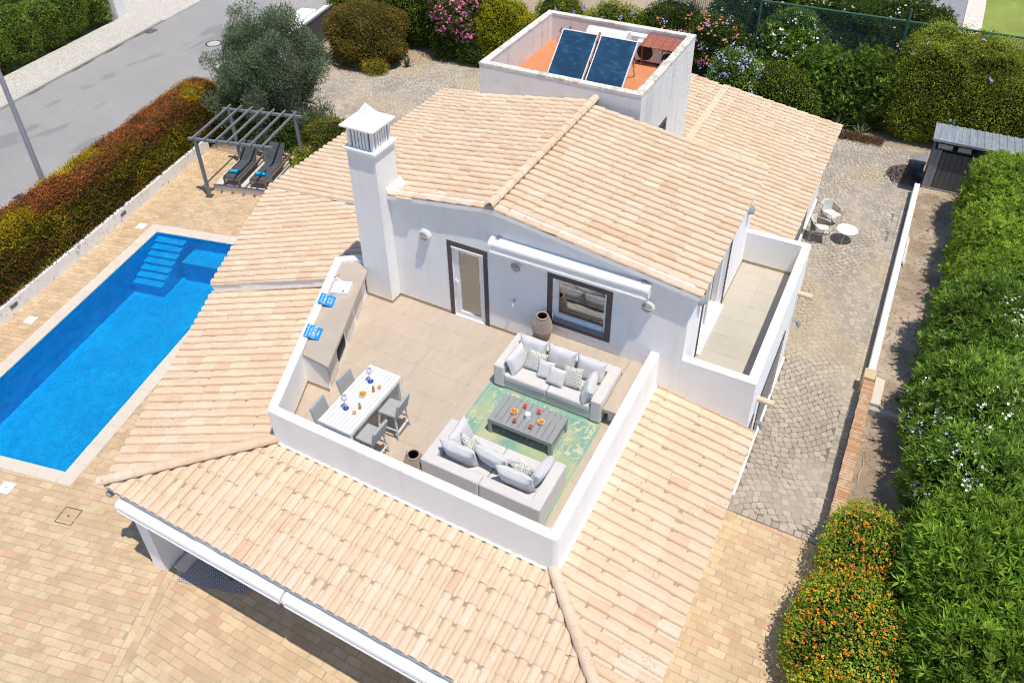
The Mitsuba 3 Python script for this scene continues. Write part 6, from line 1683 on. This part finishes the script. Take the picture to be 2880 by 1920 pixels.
# rear left border
bush('photinia_bush', 'large rounded bronze green shrub at the left of the cobbled forecourt', [blob((-19.3, 20.6, 1.15), (1.75, 1.5, 1.35), 61, p=2.8)], 900, 0.085, 0.042, [(0.10, 0.10, 0.03), (0.15, 0.15, 0.055), (0.13, 0.08, 0.035), (0.07, 0.09, 0.02)], 62, up=0.5, depth=0.14)
bush('golden_dwarf_bush', 'small dense golden shrub at the edge of the cobbled forecourt', [blob((-18.05, 19.35, 0.28), (0.55, 0.45, 0.42), 63)], 1300, 0.055, 0.025, [(0.21, 0.20, 0.03), (0.15, 0.16, 0.025), (0.26, 0.24, 0.05)], 64, up=0.7)
bush('tall_green_shrub', 'tall green shrub behind the bronze shrub', [blob((-20.0, 23.2, 1.6), (1.6, 1.1, 1.9), 65), blob((-18.0, 23.4, 1.7), (1.5, 1.1, 1.8), 66)], 520, 0.10, 0.042, [(0.085, 0.14, 0.03), (0.12, 0.18, 0.04), (0.06, 0.10, 0.025)], 67)
bush('tall_green_shrub', 'tall yellowish green shrub at the street wall end', [blob((-22.4, 23.6, 1.3), (1.2, 1.0, 1.5), 68)], 520, 0.09, 0.045, G_LIME, 69)
bush('tall_green_shrub', 'tall mid green shrub left of the pink oleander', [blob((-16.7, 24.2, 1.9), (1.3, 1.1, 2.0), 70)], 480, 0.11, 0.04, [(0.09, 0.16, 0.035), (0.12, 0.2, 0.05), (0.06, 0.11, 0.025)], 71)
PINKS = [(0.78, 0.17, 0.36), (0.80, 0.27, 0.44), (0.72, 0.13, 0.30), (0.82, 0.38, 0.52)]
bush('pink_oleander', 'oleander covered in pink flowers beside the roof box', [blob((-15.6, 22.9, 1.9), (1.35, 1.0, 1.05), 72, amp=0.3), blob((-15.0, 23.3, 2.7), (1.2, 1.0, 0.9), 73, amp=0.3), blob((-16.4, 23.1, 2.5), (0.8, 0.8, 0.8), 74, amp=0.3)], 190, 0.14, 0.030, G_DARK + [(0.08, 0.13, 0.04)], 75, shoot=8, flower=dict(n=620, size=0.055, cols=PINKS, seed=76, clump=4, spread=0.055, lift=0.08), stem=((-15.6, 22.7, 0), 9, 1.5, 0.03, 77, 0.7), core=False, depth=0.4)
bush('low_shrub', 'low dark green shrub at the foot of the pink oleander', [blob((-16.1, 22.25, 0.45), (0.6, 0.45, 0.6), 78), blob((-14.6, 22.2, 0.35), (0.8, 0.4, 0.5), 79)], 600, 0.09, 0.05, G_DARK, 80)
bush('golden_bush', 'bright yellow green bush right of the pink oleander', [blob((-13.3, 22.9, 1.5), (1.2, 0.9, 1.7), 81), blob((-12.2, 23.0, 1.1), (1.0, 0.8, 1.3), 82)], 620, 0.09, 0.045, G_YEL, 83, up=0.6)
bush('climbing_shrub', 'light green feathery shrub behind the left corner of the roof box', [blob((-11.0, 24.2, 1.4), (1.3, 0.9, 1.7), 84), blob((-8.6, 25.0, 1.2), (1.6, 0.9, 1.6), 85)], 460, 0.10, 0.042, [(0.15, 0.22, 0.04), (0.10, 0.16, 0.03), (0.22, 0.26, 0.03)], 86, flower=dict(n=30, size=0.05, cols=[(0.30, 0.27, 0.75)], seed=87, clump=8, spread=0.06))
bush('coral_bush', 'shrub with coral pink flower heads behind the roof box', [blob((-6.0, 25.3, 1.6), (1.7, 1.0, 1.6), 88), blob((-4.1, 24.7, 1.6), (1.2, 0.9, 1.6), 89)], 420, 0.10, 0.04, G_DARK + [(0.09, 0.14, 0.035)], 90, flower=[('coral_flowers', dict(n=70, size=0.05, cols=[(0.72, 0.24, 0.15), (0.68, 0.33, 0.22)], seed=91, clump=7, spread=0.08)), ('lilac_flowers', dict(n=40, size=0.05, cols=[(0.36, 0.34, 0.80), (0.45, 0.42, 0.85)], seed=92, clump=7, spread=0.08))])
bush('plumbago', 'shrub with pale blue flower heads at the right of the roof box', [blob((-2.6, 22.3, 1.3), (0.95, 0.8, 1.5), 93)], 520, 0.085, 0.04, G_OLE, 94, flower=dict(n=70, size=0.045, cols=[(0.38, 0.37, 0.85), (0.50, 0.48, 0.90)], seed=95, clump=7, spread=0.07))
bush('rear_hedge_shrub', 'dark shrub with yellowish tips beyond the rear roof edge', [blob((-1.0, 22.9, 0.9), (1.7, 0.8, 1.3), 96)], 560, 0.085, 0.04, G_LIME + G_DARK, 97)
# rear right: oleanders along the fence, big plumbago hedge
WH = [(0.80, 0.80, 0.76), (0.76, 0.76, 0.70)]
bush('white_oleander', 'tall oleander with white flowers at the left end of the green mesh fence', [blob((-1.2, 25.7, 1.5), (1.3, 1.1, 1.75), 98)], 260, 0.14, 0.032, G_OLE, 99, shoot=8, flower=dict(n=130, size=0.055, cols=WH, seed=100, clump=5, spread=0.06, lift=0.06), depth=0.25)
bush('white_oleander', 'broad shaded oleander with scattered white flowers behind the mesh fence', [blob((1.0, 27.2, 1.5), (2.6, 1.1, 2.0), 101), blob((2.2, 29.5, 1.3), (2.8, 1.3, 1.9), 102), blob((-2.8, 28.0, 1.5), (2.2, 1.2, 2.2), 103)], 150, 0.14, 0.034, G_DARK, 104, shoot=8, flower=dict(n=170, size=0.055, cols=WH + [(0.75, 0.6, 0.6)], seed=105, clump=4, spread=0.06, lift=0.06), depth=0.25)
bush('green_oleander', 'mid green oleander between the rear roof and the broad hedge', [blob((0.6, 23.9, 1.1), (1.3, 0.85, 1.6), 106), blob((2.3, 24.2, 1.2), (1.3, 0.85, 1.6), 107)], 250, 0.14, 0.034, G_OLE + G_DARK, 108, shoot=8, depth=0.25)
bush('broad_hedge', 'very broad light green flowering hedge behind the shed', [blob((5.0, 24.4, 1.7), (2.0, 1.35, 2.25), 109, p=3), blob((6.9, 24.2, 1.4), (1.8, 1.3, 1.9), 110, p=3), blob((3.9, 24.0, 1.2), (0.9, 1.0, 1.5), 111)], 900, 0.085, 0.036, [(0.13, 0.19, 0.03), (0.19, 0.245, 0.045), (0.09, 0.14, 0.025), (0.22, 0.26, 0.06)], 112, 'hedge', up=0.5, depth=0.22, flower=dict(n=26, size=0.045, cols=[(0.40, 0.42, 0.88)], seed=113, clump=6, spread=0.05))
bush('distant_shrub', 'plumbago with blue flowers at the edge of the neighbouring lawn', [blob((5.2, 29.0, 0.9), (1.6, 0.9, 1.1), 114), blob((7.3, 28.6, 0.9), (1.6, 0.9, 1.1), 115)], 380, 0.085, 0.036, G_OLE, 116, flower=dict(n=40, size=0.05, cols=[(0.42, 0.45, 0.88)], seed=117, clump=6, spread=0.06))
# right hand hedge of oleanders
bush('dense_oleander', 'dense bright green bush in front of the shed', [blob((7.35, 17.2, 1.2), (1.15, 1.75, 1.55), 120, p=2.8), blob((7.4, 14.6, 1.1), (1.2, 1.6, 1.45), 121, p=2.8), blob((7.5, 12.6, 1.1), (1.25, 1.2, 1.40), 122)], 230, 0.135, 0.030, [(0.13, 0.235, 0.045), (0.175, 0.29, 0.06), (0.09, 0.17, 0.03), (0.20, 0.28, 0.05)], 123, 'hedge', shoot=8, up=0.8, depth=0.22, flower=dict(n=40, size=0.04, cols=[(0.75, 0.55, 0.55)], seed=124, clump=2, spread=0.04))
bush('white_oleander', 'long leaved oleander with white flower heads beside the soil strip', [blob((7.05, 10.3, 1.25), (1.15, 1.7, 1.45), 125), blob((7.1, 7.6, 1.15), (1.2, 1.6, 1.35), 126), blob((7.15, 5.7, 1.0), (1.15, 1.1, 1.3), 127)], 140, 0.20, 0.038, G_OLE, 128, shoot=9, up=0.9, rand=0.65, depth=0.22, flower=dict(n=330, size=0.040, cols=WH + [(0.78, 0.80, 0.82)], seed=129, clump=6, spread=0.055, lift=0.05, mask=lambda P: (meshkit.fbm(P * 0.9 + 4, 2, 8) > 0.46) & (P[:, 1] < 11)))
bush('green_oleander', 'big leafy oleander without flowers right of the orange bush', [blob((7.35, 3.2, 1.15), (1.15, 1.45, 1.45), 130), blob((7.55, 1.6, 1.05), (1.1, 1.3, 1.3), 131)], 150, 0.21, 0.040, [(0.12, 0.22, 0.04), (0.17, 0.28, 0.055), (0.08, 0.16, 0.03), (0.10, 0.20, 0.035)], 132, shoot=9, up=0.9, rand=0.65, depth=0.24, flower=dict(n=14, size=0.03, cols=[(0.70, 0.20, 0.28)], seed=133))
bush('low_oleander', 'low green oleander in the bottom right corner', [blob((7.35, -0.35, 0.75), (1.05, 1.0, 0.95), 134)], 260, 0.13, 0.030, [(0.14, 0.24, 0.04), (0.18, 0.29, 0.06), (0.10, 0.18, 0.03)], 135, shoot=9, up=0.9, depth=0.2)
# lantana
ORN = [(0.83, 0.36, 0.02), (0.80, 0.22, 0.03), (0.85, 0.45, 0.03), (0.70, 0.13, 0.06), (0.82, 0.32, 0.02)]
bush('lantana', 'sprawling bush covered in orange flower heads in the bottom right', [blob((5.55, 1.3, 0.68), (1.05, 1.5, 0.78), 140, zmin=0.1), blob((5.45, 3.2, 0.62), (0.75, 1.15, 0.70), 141, zmin=0.1), blob((5.9, -0.5, 0.65), (1.25, 1.3, 0.75), 142, zmin=0.1)], 1150, 0.058, 0.040, [(0.13, 0.21, 0.03), (0.17, 0.26, 0.045), (0.09, 0.155, 0.025), (0.20, 0.28, 0.05)], 143, up=0.5, rand=0.8, depth=0.13, flower=dict(n=1150, size=0.019, cols=ORN, seed=144, petals=5, clump=5, spread=0.014, lift=0.03, zmin=0.25))


# spiky plants at the foot of the hedges
def agave(lb, x, y, n, L, seed, cols=((0.20, 0.23, 0.13), (0.28, 0.28, 0.17))):
    t = thing('agave', lb, 'plant'); rg = np.random.default_rng(seed); V, Fc, C, n0 = [], [], [], 0
    for k in range(n):
        a = k * 2.4; el = rg.uniform(0.5, 1.3); d = np.array([math.cos(a) * math.cos(el), math.sin(a) * math.cos(el), math.sin(el)]); s = np.cross(d, [0, 0, 1]); s /= np.linalg.norm(s); l = L * rg.uniform(0.7, 1.1)
        o = np.array([x, y, 0.0]); w = 0.035
        pts = [o, o + d * l * 0.5, o + d * l + [0, 0, -0.1 * l]]
        v = np.array([pts[0] - s * w * .6, pts[0] + s * w * .6, pts[1] - s * w, pts[1] + s * w, pts[2]]); f = np.array([[0, 1, 3], [0, 3, 2], [2, 3, 4]])
        V.append(v); Fc.append(f + n0); n0 += 5; C.append(np.tile(np.array(cols[k % 2]) * rg.uniform(.8, 1.2), (5, 1)))
    put(t + '__leaves', (np.vstack(V), np.vstack(Fc)), LEAF, color=np.vstack(C))


agave('spiky pale agave at the rear corner of the right roof', 1.55, 23.0, 16, 0.75, 150)
agave('spiky green aloe beside the dry grass behind the right roof', 2.45, 22.95, 12, 0.65, 151)
agave('spiky agave under the bronze shrub, left of the golden dwarf bush', -19.0, 19.25, 16, 0.6, 152)
agave('spiky agave at the left end of the forecourt edge', -19.9, 19.15, 14, 0.55, 153)
agave('spiky plant in the shade right of the golden dwarf bush', -17.1, 20.5, 14, 0.7, 154, ((0.10, 0.15, 0.06), (0.14, 0.18, 0.08)))
t = thing('dry_grass', 'low mat of dry brown plants at the rear edge of the right cobbles', 'plant'); rg = np.random.default_rng(160); n = 3200
P = np.stack([rg.uniform(1.75, 3.35, n), 22.45 + rg.normal(0, 0.13, n), rg.uniform(0, 0.12, n)], 1); D = rg.normal(0, 0.6, (n, 3)) + [0, 0, 0.8]
m = leaf_mesh(P, D, rg.normal(size=(n, 3)), rg.uniform(0.08, 0.22, n), np.full(n, 0.014), palette(rg, n, [(0.24, 0.15, 0.09), (0.32, 0.22, 0.14), (0.19, 0.12, 0.07)]))
put(t + '__blades', m[:2], LEAF, color=m[2])
# across the street
for k, s in enumerate(np.arange(-1.5, 10.2, 1.55)):
    c = kerb(s, -3.35); hh = (1.05, 1.2, 1.0, 1.15, 1.25, 1.2, 1.35, 1.3)[k % 8]
    bush('street_shrub', ('yellowish shrub at the near end of the row across the street', 'second shrub from the near end across the street', 'third shrub from the near end across the street', 'pale green shrub in the middle of the row across the street', 'leafy shrub right of the middle across the street', 'dark twiggy shrub in the row across the street', 'tall shrub second from the far gate pillar', 'bright leaved shrub beside the far gate pillar')[k % 8],
         [blob((c[0], c[1], hh * 0.95), (0.85, 0.95, hh), 170 + k)], 480, 0.12, 0.042, [(0.10, 0.17, 0.035), (0.14, 0.22, 0.05), (0.07, 0.12, 0.03)] if k not in (0,) else G_LIME, 180 + k, group='shrubs in the row across the street', stem=((c[0], c[1], 0), 6, 0.9, 0.018, 190 + k, 0.4))
bush('street_shrub', 'dark shrub at the top edge behind the lawn across the street', [blob((*kerb(10.5, -6.3), 0.9), (1.2, 1.6, 1.2), 200), blob((*kerb(8.3, -6.9), 0.7), (1.0, 1.3, 0.9), 201)], 420, 0.10, 0.042, G_DARK, 202)
# weeds along the kerb
rg = np.random.default_rng(210); n = 900; s = np.concatenate([rg.normal(c, 0.25, n // 6) for c in (2.0, 4.5, 5.2, 6.8, 7.2, 9.0)]); n = len(s)
B = KO + KD * s[:, None] + KN * rg.uniform(0.0, 0.06, (n, 1)); m = leaf_mesh(np.c_[B, np.zeros(n)], rg.normal(0, 0.6, (n, 3)) + [0, 0, 0.5], rg.normal(size=(n, 3)), rg.uniform(0.03, 0.08, n), np.full(n, 0.015), palette(rg, n, [(0.16, 0.19, 0.06), (0.26, 0.24, 0.12)]))
stuff('kerb_weeds', m[:2], LEAF, 'sparse weeds along the foot of the far kerb', 'weeds', color=m[2])
